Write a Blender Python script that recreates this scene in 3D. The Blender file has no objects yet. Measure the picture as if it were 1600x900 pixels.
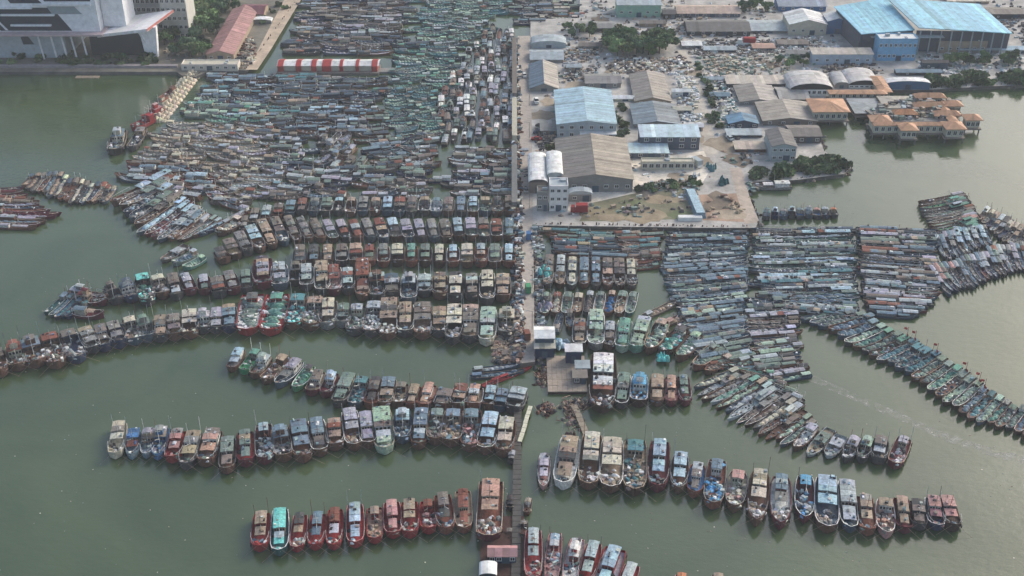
import bpy, math, random
import numpy as np
from mathutils import Vector, Matrix
sc = bpy.context.scene
col = sc.collection
R = math.radians
# ---------------------------------------------------------------- camera, world, sun, exposure
H, PITCH, F = 215.0, R(32.0), 1874.0
CS, SN = math.cos(PITCH), math.sin(PITCH)
cam = bpy.data.cameras.new('camera'); cam_o = bpy.data.objects.new('camera', cam); col.objects.link(cam_o)
cam.sensor_width = 36; cam.lens = 36 * F / 1600; cam.clip_end = 9000; cam.clip_start = 1
cam_o.location = (0, 0, H); cam_o.rotation_euler = (R(90) - PITCH, 0, 0)
sc.camera = cam_o
SUN_EL, SUN_AZ = R(31), R(50)
w = bpy.data.worlds.new('World'); sc.world = w; w.use_nodes = True
nt = w.node_tree; bg = nt.nodes['Background']
sky = nt.nodes.new('ShaderNodeTexSky'); sky.sky_type = 'NISHITA'; sky.sun_disc = False
sky.sun_elevation = SUN_EL; sky.sun_rotation = SUN_AZ
sky.air_density = 1.0; sky.dust_density = 3.6; sky.ozone_density = 1.0; sky.altitude = 0
nt.links.new(sky.outputs[0], bg.inputs[0]); bg.inputs[1].default_value = 0.14
sl = bpy.data.lights.new('sun', 'SUN'); sl.energy = 1.1; sl.angle = R(30); sl.color = (1, .985, .965)
so = bpy.data.objects.new('sun', sl); col.objects.link(so)
sd = Vector((math.sin(SUN_AZ) * math.cos(SUN_EL), math.cos(SUN_AZ) * math.cos(SUN_EL), math.sin(SUN_EL)))
so.rotation_euler = (-sd).to_track_quat('-Z', 'Y').to_euler(); so.location = (0, 400, 500)
sc.view_settings.view_transform = 'Standard'; sc.view_settings.look = 'None'
sc.view_settings.exposure = 0.66; sc.view_settings.gamma = 1.0
sc.cycles.max_bounces = 6; sc.cycles.volume_bounces = 0; sc.cycles.diffuse_bounces = 3
HAZE = 0.00017

# ---------------------------------------------------------------- mapping of surveyed picture points to ground metres
def at(px, py, z=0.0):
    u = (px - 800) / F; v = (py - 450) / F
    dz = -(SN + v * CS); dy = CS - v * SN
    t = (z - H) / dz
    return Vector((u * t, dy * t, z))
def proj(p):
    d = p[1] * CS + (H - p[2]) * SN
    up = p[1] * SN - (H - p[2]) * CS
    return 800 + F * p[0] / d, 450 - F * up / d
def height_for(px, yb, yt, z0=0.0):
    b = at(px, yb, z0); lo, hi = 0, 80
    for _ in range(30):
        m = (lo + hi) / 2
        if proj((b.x, b.y, z0 + m))[1] > yt: lo = m
        else: hi = m
    return lo
def lerp(a, b, t): return a + (b - a) * t
def along(poly, t):
    seg = [math.dist(poly[i], poly[i + 1]) for i in range(len(poly) - 1)]
    s = t * sum(seg)
    for i, l in enumerate(seg):
        if s <= l or i == len(seg) - 1:
            k = s / l if l else 0
            return (lerp(poly[i][0], poly[i + 1][0], k), lerp(poly[i][1], poly[i + 1][1], k))
        s -= l
def inside(p, poly):
    x, y = p; c = False; n = len(poly)
    for i in range(n):
        x1, y1 = poly[i]; x2, y2 = poly[i - 1]
        if (y1 > y) != (y2 > y) and x < (x2 - x1) * (y - y1) / (y2 - y1) + x1: c = not c
    return c

# ---------------------------------------------------------------- colours
def lin(c): return tuple(((v / 255) / 12.92 if v / 255 < .04045 else ((v / 255 + .055) / 1.055) ** 2.4) for v in c)
PAL = {'red': (146, 50, 52), 'maroon': (98, 42, 52), 'brown': (104, 74, 62), 'rust': (128, 80, 66), 'slate': (68, 86, 100), 'navy': (44, 58, 84),
       'dark teal': (36, 86, 88), 'black': (44, 46, 48), 'grey': (132, 132, 128), 'charcoal': (72, 72, 74), 'white': (222, 222, 216),
       'cream': (194, 188, 168), 'tan': (162, 144, 124), 'peach': (184, 150, 130), 'pink': (180, 138, 134), 'lilac': (166, 164, 174),
       'pale blue': (164, 190, 200), 'sky blue': (104, 166, 204), 'blue': (66, 110, 154), 'turquoise': (128, 218, 208), 'sea green': (104, 150, 134),
       'pale green': (160, 182, 162), 'green': (70, 140, 98), 'teal': (82, 128, 134), 'orange': (190, 122, 86), 'blue-grey': (112, 134, 146),
       'green-grey': (116, 134, 124), 'brown-grey': (122, 114, 106), 'silver': (164, 174, 176), 'dark brown': (70, 48, 42)}
def C(n, k=1.0):
    c = lin(PAL[n]) if isinstance(n, str) else lin(n)
    return tuple(min(.82, v * k) for v in c)
def jit(c, rng, a=.12):
    k = 1 + rng.uniform(-a, a)
    return tuple(min(.85, max(.004, v * k * (1 + rng.uniform(-a, a) * .3))) for v in c)

# ---------------------------------------------------------------- materials
def mat(name, rough=.75, n1=1.2, amt=.35, bump=0.0, n2=9.0, rust=0.0, spec=.3, metal=0.0):
    m = bpy.data.materials.new(name); m.use_nodes = True; N = m.node_tree.nodes; Lk = m.node_tree.links
    b = N['Principled BSDF']; b.inputs['Roughness'].default_value = rough; b.inputs['Specular IOR Level'].default_value = spec
    a = N.new('ShaderNodeAttribute'); a.attribute_name = 'Col'
    g = N.new('ShaderNodeNewGeometry')
    t1 = N.new('ShaderNodeTexNoise'); t1.inputs['Scale'].default_value = n1; t1.inputs['Detail'].default_value = 6; t1.inputs['Roughness'].default_value = .65
    Lk.new(g.outputs['Position'], t1.inputs['Vector'])
    mr = N.new('ShaderNodeMapRange'); mr.inputs[1].default_value = .25; mr.inputs[2].default_value = .75
    mr.inputs[3].default_value = 1 - amt; mr.inputs[4].default_value = 1 + amt
    Lk.new(t1.outputs[0], mr.inputs[0])
    mu = N.new('ShaderNodeVectorMath'); mu.operation = 'SCALE'
    Lk.new(a.outputs['Color'], mu.inputs[0]); Lk.new(mr.outputs[0], mu.inputs[3])
    out = mu.outputs[0]
    if rust:
        t2 = N.new('ShaderNodeTexNoise'); t2.inputs['Scale'].default_value = .55; t2.inputs['Detail'].default_value = 8; t2.inputs['Roughness'].default_value = .72
        Lk.new(g.outputs['Position'], t2.inputs['Vector'])
        cr = N.new('ShaderNodeMapRange'); cr.inputs[1].default_value = .53; cr.inputs[2].default_value = .7; cr.inputs[4].default_value = rust
        Lk.new(t2.outputs[0], cr.inputs[0])
        mx = N.new('ShaderNodeMix'); mx.data_type = 'RGBA'
        Lk.new(cr.outputs[0], mx.inputs['Factor']); Lk.new(out, mx.inputs['A']); mx.inputs['B'].default_value = (.11, .075, .055, 1)
        out = mx.outputs['Result']
    Lk.new(out, b.inputs['Base Color'])
    if bump:
        t3 = N.new('ShaderNodeTexNoise'); t3.inputs['Scale'].default_value = n2; t3.inputs['Detail'].default_value = 4
        Lk.new(g.outputs['Position'], t3.inputs['Vector'])
        bp = N.new('ShaderNodeBump'); bp.inputs['Strength'].default_value = bump; bp.inputs['Distance'].default_value = .3
        Lk.new(t3.outputs[0], bp.inputs['Height']); Lk.new(bp.outputs[0], b.inputs['Normal'])
    return m
M_BOAT = mat('weathered_boat_paint', .75, 1.6, .5, .25, 5, .6)
M_ROOF = mat('sheet_roof', .65, .3, .3, .1, 3, .42)
M_WALL = mat('plaster_wall', .85, .5, .18, .05, 4, .18)
M_LEAF = mat('foliage', .8, 1.5, .3)
M_EARTH = mat('earth', .95, .16, .42, .3, 1.5, .4)
M_STONE = mat('stone_and_concrete', .9, .8, .25, .2, 3, .25)
M_GLASS = mat('window_glass', .15, .5, .1, 0, 4, 0, .6)
def water_mat():
    m = bpy.data.materials.new('harbour_water'); m.use_nodes = True; N = m.node_tree.nodes; Lk = m.node_tree.links
    b = N['Principled BSDF']; b.inputs['Roughness'].default_value = .1; b.inputs['IOR'].default_value = 1.65
    g = N.new('ShaderNodeNewGeometry')
    t = N.new('ShaderNodeTexNoise'); t.inputs['Scale'].default_value = .016; t.inputs['Detail'].default_value = 6; t.inputs['Distortion'].default_value = 1.2
    Lk.new(g.outputs['Position'], t.inputs['Vector'])
    cr = N.new('ShaderNodeValToRGB'); cr.color_ramp.elements[0].position = .3; cr.color_ramp.elements[1].position = .7
    cr.color_ramp.elements[0].color = (.046, .074, .032, 1); cr.color_ramp.elements[1].color = (.078, .11, .05, 1)
    Lk.new(t.outputs[0], cr.inputs[0]); Lk.new(cr.outputs[0], b.inputs['Base Color'])
    t4 = N.new('ShaderNodeTexNoise'); t4.inputs['Scale'].default_value = .03; t4.inputs['Detail'].default_value = 3
    Lk.new(g.outputs['Position'], t4.inputs['Vector'])
    r4 = N.new('ShaderNodeMapRange'); r4.inputs[1].default_value = .35; r4.inputs[2].default_value = .65; r4.inputs[3].default_value = .05; r4.inputs[4].default_value = .2
    Lk.new(t4.outputs[0], r4.inputs[0]); Lk.new(r4.outputs[0], b.inputs['Roughness'])
    mp = N.new('ShaderNodeMapping'); mp.inputs['Scale'].default_value = (1, 1.7, 1); mp.inputs['Rotation'].default_value = (0, 0, .3)
    Lk.new(g.outputs['Position'], mp.inputs['Vector'])
    t2 = N.new('ShaderNodeTexNoise'); t2.inputs['Scale'].default_value = .35; t2.inputs['Detail'].default_value = 3; t2.inputs['Roughness'].default_value = .6
    Lk.new(mp.outputs[0], t2.inputs['Vector'])
    bp = N.new('ShaderNodeBump'); bp.inputs['Strength'].default_value = .12; bp.inputs['Distance'].default_value = .5
    Lk.new(t2.outputs[0], bp.inputs['Height']); Lk.new(bp.outputs[0], b.inputs['Normal'])
    return m
M_WATER = water_mat()

# ---------------------------------------------------------------- mesh builder
class MB:
    def __init__(s): s.v = []; s.f = []; s.c = []
    def face(s, pts, c):
        n = len(s.v); s.v += [tuple(p) for p in pts]; s.f.append(tuple(range(n, n + len(pts)))); s.c.append(c)
    def box(s, x, y, z, sx, sy, sz, c, rz=0.0, tx=1.0, ty=1.0, ctop=None, sh=(0, 0)):
        """box standing on z; tx, ty taper the top; sh shifts the top"""
        n = len(s.v); ca, sa = math.cos(rz), math.sin(rz)
        for (k, zz, ax, ay) in ((0, z, 1, 1), (1, z + sz, tx, ty)):
            for (i, j) in ((-.5, -.5), (.5, -.5), (.5, .5), (-.5, .5)):
                lx = i * sx * ax + k * sh[0]; ly = j * sy * ay + k * sh[1]
                s.v.append((x + lx * ca - ly * sa, y + lx * sa + ly * ca, zz))
        s.f += [(n + 4, n + 5, n + 6, n + 7), (n, n + 1, n + 5, n + 4), (n + 1, n + 2, n + 6, n + 5), (n + 2, n + 3, n + 7, n + 6), (n + 3, n, n + 4, n + 7), (n + 3, n + 2, n + 1, n)]
        s.c += [ctop or c] + [c] * 5
    def bar(s, a, b, r, c, k=4, r2=None):
        a = Vector(a); b = Vector(b); d = (b - a).normalized(); u = d.orthogonal().normalized(); w_ = d.cross(u); n = len(s.v)
        for (p, rr) in ((a, r), (b, r if r2 is None else r2)):
            for i in range(k):
                t = 2 * math.pi * i / k; s.v.append(tuple(p + (u * math.cos(t) + w_ * math.sin(t)) * rr))
        for i in range(k): s.f.append((n + i, n + (i + 1) % k, n + k + (i + 1) % k, n + k + i)); s.c.append(c)
        s.f.append(tuple(n + k + i for i in range(k))); s.c.append(c)
    def mound(s, x, y, z, rx, ry, h, c, rng, k=8):
        n = len(s.v); ph = rng.uniform(0, 6)
        for (q, zz) in ((1.0, 0), (.72, .6), (.3, .95)):
            for i in range(k):
                t = 2 * math.pi * i / k + ph; e = q * rng.uniform(.8, 1.15)
                s.v.append((x + math.cos(t) * rx * e, y + math.sin(t) * ry * e, z + h * zz * rng.uniform(.85, 1.1)))
        s.v.append((x, y, z + h))
        for r_ in range(2):
            for i in range(k):
                j = (i + 1) % k; s.f.append((n + r_ * k + i, n + r_ * k + j, n + r_ * k + k + j, n + r_ * k + k + i)); s.c.append(jit(c, rng, .18))
        for i in range(k): s.f.append((n + 2 * k + i, n + 2 * k + (i + 1) % k, n + 3 * k)); s.c.append(jit(c, rng, .18))
    def add(s, o, mx=None):
        n = len(s.v)
        if mx is None: s.v += o.v
        else: s.v += [tuple(mx @ Vector(p)) for p in o.v]
        s.f += [tuple(i + n for i in f) for f in o.f]; s.c += o.c
    def mesh(s, name, m):
        me = bpy.data.meshes.new(name); me.from_pydata(s.v, [], s.f); me.materials.append(m)
        if s.f:
            cnt = np.array([len(f) for f in s.f]); ca = np.ones((len(s.f), 4), dtype=np.float32); ca[:, :3] = np.array(s.c, dtype=np.float32)
            at_ = me.color_attributes.new('Col', 'FLOAT_COLOR', 'CORNER'); at_.data.foreach_set('color', np.repeat(ca, cnt, axis=0).ravel())
        return me
    def build(s, name, m, parent=None, loc=None, rz=0.0):
        o = bpy.data.objects.new(name, s.mesh(name, m)); col.objects.link(o)
        if parent is not None: o.parent = parent
        if loc is not None: o.location = loc
        o.rotation_euler.z = rz
        return o
def tag(o, label=None, cat=None, group=None, kind=None):
    if label:
        n = len(label.replace(',', ' ').split()); assert 4 <= n <= 16, (n, label)
        o['label'] = label
    if cat: o['category'] = cat
    if group: o['group'] = group
    if kind: o['kind'] = kind
    return o
def empty(name, loc, rz=0.0):
    o = bpy.data.objects.new(name, None); col.objects.link(o); o.location = loc; o.rotation_euler.z = rz; o.empty_display_size = .5
    return o

# ---------------------------------------------------------------- setting: water, land, roads
LZ = 1.5
def flat(m, pts, z, c): m.face([(p[0], p[1], z) for p in pts], c)
mb = MB(); flat(mb, [(-3000, -600), (3000, -600), (3000, 3000), (-3000, 3000)], 0, (1, 1, 1))
tag(mb.build('water', M_WATER), kind='structure')
def slab(name, pxs, z, c, side=None, m=None, bottom=-1.0, kind='structure', extra=None):
    P = [at(x, y, z) for (x, y) in pxs] if extra is None else extra
    area = sum(P[i - 1].x * P[i].y - P[i].x * P[i - 1].y for i in range(len(P)))
    if area < 0: P = P[::-1]
    b = MB(); flat(b, P, z, c)
    if side is not None:
        for i in range(len(P)):
            a, d = P[i - 1], P[i]
            b.face([(a.x, a.y, bottom), (d.x, d.y, bottom), (d.x, d.y, z), (a.x, a.y, z)], side)
    return tag(b.build(name, m or M_EARTH), kind=kind)
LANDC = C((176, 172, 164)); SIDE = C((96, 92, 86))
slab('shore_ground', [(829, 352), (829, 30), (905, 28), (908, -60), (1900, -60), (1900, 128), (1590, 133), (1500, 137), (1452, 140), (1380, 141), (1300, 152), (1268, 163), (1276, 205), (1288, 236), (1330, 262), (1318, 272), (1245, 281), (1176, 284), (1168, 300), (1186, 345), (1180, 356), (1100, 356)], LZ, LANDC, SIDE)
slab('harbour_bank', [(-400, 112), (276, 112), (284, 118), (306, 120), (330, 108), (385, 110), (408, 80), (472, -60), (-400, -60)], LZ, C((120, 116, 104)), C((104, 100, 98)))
yf = at(800, -55).y
slab('far_ground', None, LZ - .004, C((140, 138, 128)), SIDE, extra=[Vector((-3000, yf, 0)), Vector((3000, yf, 0)), Vector((3000, 3000, 0)), Vector((-3000, 3000, 0))])
slab('pier_road', [(809, 56), (828.0, 56), (831, 200), (833, 350), (836, 565), (812, 568), (816, 350), (811, 200)], LZ + .1, C((172, 162, 150)), C((120, 110, 100)), M_STONE)
slab('dirt_track', [(384, 109), (402, 109), (424, 76), (470, 0), (486, -30), (464, -30), (444, 0), (404, 76)], LZ + .03, C((186, 168, 146)), None)
slab('sand_yard', [(985, 250), (1100, 236), (1112, 262), (1098, 285), (1040, 290), (985, 312), (905, 318), (905, 302), (968, 296)], LZ + .03, C((224, 214, 196)), None)
slab('grass_field', [(905, 346), (920, 318), (1000, 300), (1066, 292), (1084, 300), (1092, 342)], LZ + .034, C((122, 120, 96)), None)
slab('dirt_yard', [(1098, 344), (1092, 304), (1150, 302), (1164, 330), (1166, 347)], LZ + .034, C((164, 138, 118)), None)
slab('yard_road', [(1140, 262), (1158, 262), (1172, 310), (1186, 347), (1164, 350), (1150, 300)], LZ + .04, C((180, 166, 150)), None)
slab('lane', [(1052, 52), (1068, 52), (1100, 150), (1122, 240), (1100, 246), (1086, 180)], LZ + .028, C((184, 176, 162)), None)
# breakwater: a rubble ridge running out beside the packed boats
b = MB(); a0 = at(303, 114); a1 = at(243, 192); dv = (a1 - a0); nv = Vector((dv.y, -dv.x, 0)).normalized(); rr = random.Random(4)
for i in range(15):
    for j in range(5):
        p = a0 + dv * (i + .5) / 15 + nv * (j - 2) * 1.6
        hh = 2.6 - abs(j - 2) * .8
        b.mound(p.x, p.y, -.3, 1.7, 2.4, hh + .3, jit(C((196, 184, 160)), rr, .2), rr, 6)
tag(b.build('stone_breakwater', M_STONE), 'pale rubble breakwater sloping into the water beside the red trawlers', 'breakwater')
# haze
def haze():
    b = MB(); b.box(0, 1300, -2, 6400, 4200, H + 4, (1, 1, 1)); me = b.mesh('haze', None) if False else bpy.data.meshes.new('haze')
    me.from_pydata(b.v, [], b.f)
    m = bpy.data.materials.new('haze_air'); m.use_nodes = True; N = m.node_tree.nodes
    N.remove(N['Principled BSDF']); pv = N.new('ShaderNodeVolumePrincipled'); pv.inputs['Density'].default_value = HAZE
    pv.inputs['Color'].default_value = (.9, .94, .96, 1); m.node_tree.links.new(pv.outputs[0], N['Material Output'].inputs['Volume'])
    me.materials.append(m); o = bpy.data.objects.new('haze', me); col.objects.link(o); o['kind'] = 'stuff'
if HAZE: haze()

# ---------------------------------------------------------------- boats
SHAPES = {'full': (.84, .93, 1, 1, .95, .72, .1), 'sharp': (.74, .9, 1, .98, .82, .47, .04), 'skiff': (.5, .78, 1, .98, .76, .42, .05), 'barge': (.96, 1, 1, 1, 1, .94, .3)}
TS = (0, .09, .3, .56, .77, .92, 1)
def make_boat(L, W, style, hc, rc, dc, rng, shape='full', low=None, lite=False, k=None):
    RK = .9 if lite else .95
    """list of (part name, parent part, mesh); bow at +y, origin on the waterline"""
    k = k or max(.55, min(1.15, W / 4.8)); out = []
    hcl = C(hc); low = C(low) if low else jit(C('dark brown', .6), rng, .3)
    rail = jit(C(rng.choice(['white', 'grey', 'tan', hc, hc] if hc != 'red' else ['red', 'red', 'pink'])), rng); deckc = jit(C(hc if rng.random() < .65 else dc, .9), rng, .15)
    ws = SHAPES[shape]; sheer = (1.25, 1.15, 1, 1, 1.3, 1.75, 2.05)
    fb = 1.55 * k if style != 'skiff' else .95 * k
    h = MB(); ring = []
    for i, t in enumerate(TS):
        y = (t - .5) * L; wd = ws[i] * W / 2; zt = fb * sheer[i]; rake = (t ** 4) * .06 * L
        inn = min(.2 * k, wd * .5); dz = max(.25, zt - .65 * k)
        ring.append([(wd * .72, y - rake, -.5), (wd * .92, y - rake * .6, .3 * k), (wd, y, zt), (wd - inn, y - (inn if i == 6 else 0), zt), (wd - inn, y - (inn if i == 6 else 0), dz)])
    cs = [low, hcl, rail, jit(hcl, rng, .2)]
    for i in range(6):
        for s in (1, -1):
            for j in range(4):
                q = [ring[i][j], ring[i + 1][j], ring[i + 1][j + 1], ring[i][j + 1]]
                q = [(p[0] * s, p[1], p[2]) for p in q]
                h.face(q if s > 0 else q[::-1], cs[j])
        a, d = ring[i][4], ring[i + 1][4]
        h.face([(-a[0], a[1], a[2]), (a[0], a[1], a[2]), (d[0], d[1], d[2]), (-d[0], d[1], d[2])], jit(deckc, rng, .1))
    for e, s in ((0, 1), (6, -1)):
        r_ = ring[e]
        for j in range(4):
            q = [(-r_[j][0], r_[j][1], r_[j][2]), (r_[j][0], r_[j][1], r_[j][2]), (r_[j + 1][0], r_[j + 1][1], r_[j + 1][2]), (-r_[j + 1][0], r_[j + 1][1], r_[j + 1][2])]
            h.face(q if s > 0 else q[::-1], cs[j])
    if not lite:
        for i in (1, 2, 3, 4):       # tyre fenders hung along both sides
            for s in (1, -1):
                wd = ws[i] * W / 2 * .97
                h.box(s * (wd + .12), (TS[i] - .5) * L + rng.uniform(-1, 1), .45 * k, .26, .85, .8, (.012, .012, .013))
    out.append(('hull', None, h))
    def dkz(t):
        for i in range(6):
            if t <= TS[i + 1]: return lerp(ring[i][4][2], ring[i + 1][4][2], (t - TS[i]) / (TS[i + 1] - TS[i]))
        return ring[6][4][2]
    def hw(t):
        for i in range(6):
            if t <= TS[i + 1]: return lerp(ws[i], ws[i + 1], (t - TS[i]) / (TS[i + 1] - TS[i])) * W / 2
        return .1
    Y = lambda t: (t - .5) * L
    def roof(t0, t1, wd, z, c, name='roof', par=None, ridge=.22, oh=.2):
        m = MB(); n = max(1, int((t1 - t0) * L / (1.9 if not lite else 2.6))); y0, y1 = Y(t0) - oh, Y(t1) + oh; g = .06
        for i in range(n):
            ya, yb = lerp(y0, y1, i / n) + g * (i > 0), lerp(y0, y1, (i + 1) / n); cc = jit(c, rng, .16) if rng.random() > .15 else jit(C(rng.choice(['brown-grey', 'silver', 'rust', 'grey', 'charcoal', 'tan'])), rng, .2); zz = z + rng.uniform(-.06, .06)
            for s in (1, -1):
                x0, x1 = (0, wd / 2 + oh) if s > 0 else (-wd / 2 - oh, 0)
                za, zb = (ridge, 0) if s > 0 else (0, ridge); c2 = jit(cc, rng, .06)
                p = [(x0, ya, zz + za), (x1, ya, zz + zb), (x1, yb, zz + zb), (x0, yb, zz + za)]
                m.face(p, c2)
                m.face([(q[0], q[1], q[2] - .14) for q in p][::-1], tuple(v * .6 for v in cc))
                m.face([p[0], (p[0][0], p[0][1], p[0][2] - .14), (p[1][0], p[1][1], p[1][2] - .14), p[1]], cc)
                m.face([p[3], p[2], (p[2][0], p[2][1], p[2][2] - .14), (p[3][0], p[3][1], p[3][2] - .14)], cc)
                e0, e1 = (p[1], p[2]) if s > 0 else (p[3], p[0])
                m.face([e0, (e0[0], e0[1], e0[2] - .14), (e1[0], e1[1], e1[2] - .14), e1], cc)
        if not lite or rng.random() < .6:
            for i in range(int((t1 - t0) * L * wd * (.2 if not lite else .14))):
                m.box(rng.uniform(-.42, .42) * wd, rng.uniform(y0 + .3, y1 - .3), z + ridge * .4, rng.uniform(.2, .9), rng.uniform(.2, 1.3), rng.uniform(.12, .6), jit(C(rng.choice(['charcoal', 'black', 'brown-grey', 'silver', 'white', 'blue-grey', rc])), rng, .3), rng.uniform(-.3, .3))
        out.append((name, par, m))
    def house(t0, t1, fr, ht, wc, c, zb=None):
        z0 = zb if zb is not None else min(dkz(t0), dkz(t1)) - .05; wd = min(hw(t0), hw(t1)) * 2 * fr * wf
        m = MB(); m.box(0, Y((t0 + t1) / 2), z0, wd, (t1 - t0) * L, ht, jit(wc, rng)); out.append(('deckhouse', None, m))
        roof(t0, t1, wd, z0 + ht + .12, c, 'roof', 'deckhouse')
        if not lite:
            g = MB(); n = 4; yy = Y(t1) + .02
            for i in range(n): g.box(lerp(-wd / 2, wd / 2, (i + .5) / n), yy, z0 + ht * .5, wd / n * .66, .06, ht * .32, (.02, .026, .03))
            for s in (1, -1):
                for i in range(3): g.box(s * (wd / 2 + .01), lerp(Y(t0), Y(t1), (i + .5) / 3), z0 + ht * .5, .06, (t1 - t0) * L * .2, ht * .3, (.02, .026, .03))
            out.append(('window', 'deckhouse', g))
        return z0 + ht, wd
    def canopy(t0, t1, fr, ht, c):
        z0 = min(dkz(t0), dkz(t1)); wd = min(hw(t0), hw(t1)) * 2 * fr * wf
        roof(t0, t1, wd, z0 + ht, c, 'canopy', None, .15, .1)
        m = MB()
        for t in (t0 + .01, t1 - .01):
            for s in (1, -1): m.bar((s * wd * .46, Y(t), z0 - .1), (s * wd * .46, Y(t), z0 + ht - .08), .06, C('grey', .7))
        out.append(('canopy_post', None, m))
    def gear(t0, t1, dens, pal, hmax=1.0):
        m = MB(); A = (t1 - t0) * L * W * .75; n = int(A * dens * (.55 if lite else 1))
        for i in range(n):
            t = rng.uniform(t0, t1); wv = hw(t) - .45 * k
            if wv < .2: continue
            x = rng.uniform(-wv, wv); z = dkz(t) - .05; c = jit(C(rng.choice(pal)), rng, .25); q = rng.random()
            if q < .45: m.mound(x, Y(t), z, rng.uniform(.4, 1.1) * k, rng.uniform(.4, 1.1) * k, rng.uniform(.3, hmax), c, rng, 5 if lite else 6)
            else: m.box(x, Y(t), z, rng.uniform(.3, 1.1) * k, rng.uniform(.3, 1.2) * k, rng.uniform(.2, hmax), c, rng.uniform(0, 3))
        if m.f: out.append(('fishing_gear', None, m))
    def mast(t, ht, boom=True, z0=None):
        m = MB(); z = z0 if z0 is not None else dkz(t); x = rng.uniform(-.2, .2); c = jit(C(rng.choice(['silver', 'white', 'brown-grey', 'rust'])), rng)
        m.bar((x, Y(t), z), (x, Y(t) + .1, z + ht), .09 * k, c, 5, .05)
        m.bar((x - .7 * k, Y(t), z + ht * .72), (x + .7 * k, Y(t), z + ht * .72), .05, c)
        if boom:
            m.bar((x, Y(t) + .15, z + ht * .35), (x + rng.uniform(-1, 1), Y(t) + min(5, .28 * L), z + ht * .7), .06 * k, c)
            m.bar((x, Y(t) + .1, z + ht * .97), (x, Y(t) + .3 * L, z + .3), .02, (.03, .03, .03), 3)
        out.append(('mast', None, m))
    def rails():
        if lite: return
        m = MB(); c = C('white', .8)
        for s in (1, -1):
            pts = [(s * (hw(t) - .12), Y(t), lerp(1.3, 2.0, t) * fb * .9 + .7) for t in (.62, .74, .85, .94)]
            for a_, d_ in zip(pts, pts[1:]): m.bar(a_, d_, .04, c)
            for p in pts: m.bar((p[0], p[1], p[2] - .95), p, .04, c)
        out.append(('bow_rail', None, m))
    GP = [hc, hc, rc, dc, 'brown-grey', 'charcoal', 'grey', 'white', 'black', 'blue-grey', 'green-grey']
    wf = rng.uniform(.66, .8) if hc in ('red', 'rust', 'maroon') else rng.uniform(.84, 1.1); rl = C(rc, RK); wc = C(rng.choice(['white', 'grey', 'cream', 'tan', hc]), .85) if hc != 'red' else hcl
    if style == 'A':      # aft deckhouse, mid canopy, working foredeck
        house(.06, .4, .74, 2.5 * k, wc, rl); canopy(.45, .68, .68, 1.9 * k, jit(rl, rng, .2)); gear(.69, .93, .75, GP, .9 * k); gear(.4, .46, .7, GP)
        mast(.42, 6.5 * k); rails()
    elif style == 'B':    # roofed end to end with an open well
        house(.05, .5, .76, 2.3 * k, wc, rl); canopy(.56, .83, .66, 1.75 * k, jit(rl, rng, .12)); gear(.84, .96, .7, GP, .6 * k); gear(.48, .58, .8, ['charcoal', 'black', hc], .7); mast(.53, 5 * k, False)
    elif style == 'C':    # deckhouse with wheelhouse on top, cluttered foredeck
        zt, wd = house(.08, .42, .78, 2.3 * k, wc, rl); m = MB(); m.box(0, Y(.3), zt + .25, wd * .6, .15 * L, 1.7 * k, jit(wc, rng)); out.append(('wheelhouse', None, m))
        roof(.22, .38, wd * .6, zt + .25 + 1.75 * k, jit(rl, rng, .25), 'roof', 'wheelhouse')
        gear(.44, .93, .9, GP, 1.0 * k); mast(.5, 7 * k); rails()
    elif style == 'D':    # small wheelhouse, net heaps everywhere
        house(.08, .28, .66, 2.3 * k, wc, rl); gear(.3, .94, 1.15, [dc, dc, rc, 'charcoal', 'grey', 'white'], 1.15 * k); mast(.34, 6 * k)
        if not lite: gear(.0, .1, .8, GP)
    elif style == 'E':    # flat canopies fore and aft
        house(.04, .34, .8, 2.4 * k, wc, rl); canopy(.38, .56, .76, 2.1 * k, jit(rl, rng, .1)); gear(.56, .95, .8, [dc, 'white', 'grey', 'tan', 'charcoal'], .9 * k); mast(.36, 6 * k); rails()
    elif style == 'T':    # tarpaulin or stacked nets along the whole deck
        m = MB(); n = 7
        for i in range(n):
            t = lerp(.1, .86, (i + .5) / n); m.mound(rng.uniform(-.15, .15) * W, Y(t), dkz(t) - .1, hw(t) * rng.uniform(.6, .85), L * .075, rng.uniform(.7, 1.5) * k, jit(rl, rng, .18), rng, 7)
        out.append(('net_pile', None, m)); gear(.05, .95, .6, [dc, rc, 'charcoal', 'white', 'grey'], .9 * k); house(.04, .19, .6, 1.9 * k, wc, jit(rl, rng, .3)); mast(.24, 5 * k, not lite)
    if style in 'ABCDE' and rng.random() < .6:
        m = MB(); c = jit(C(rng.choice(['silver', 'rust', 'white', 'brown-grey'])), rng)
        for s in ((1, -1) if rng.random() < .5 else (1,)): m.bar((s * hw(.06) * .8, Y(.04), fb), (s * hw(.06) * .85, Y(.03), fb + rng.uniform(3, 6.5) * k), .07, c)
        out.append(('pole', None, m))
    if style == 'skiff':
        gear(.1, .9, .9, GP, .5); canopy(.2, .5, .7, 1.2, rl)
    return out

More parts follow.
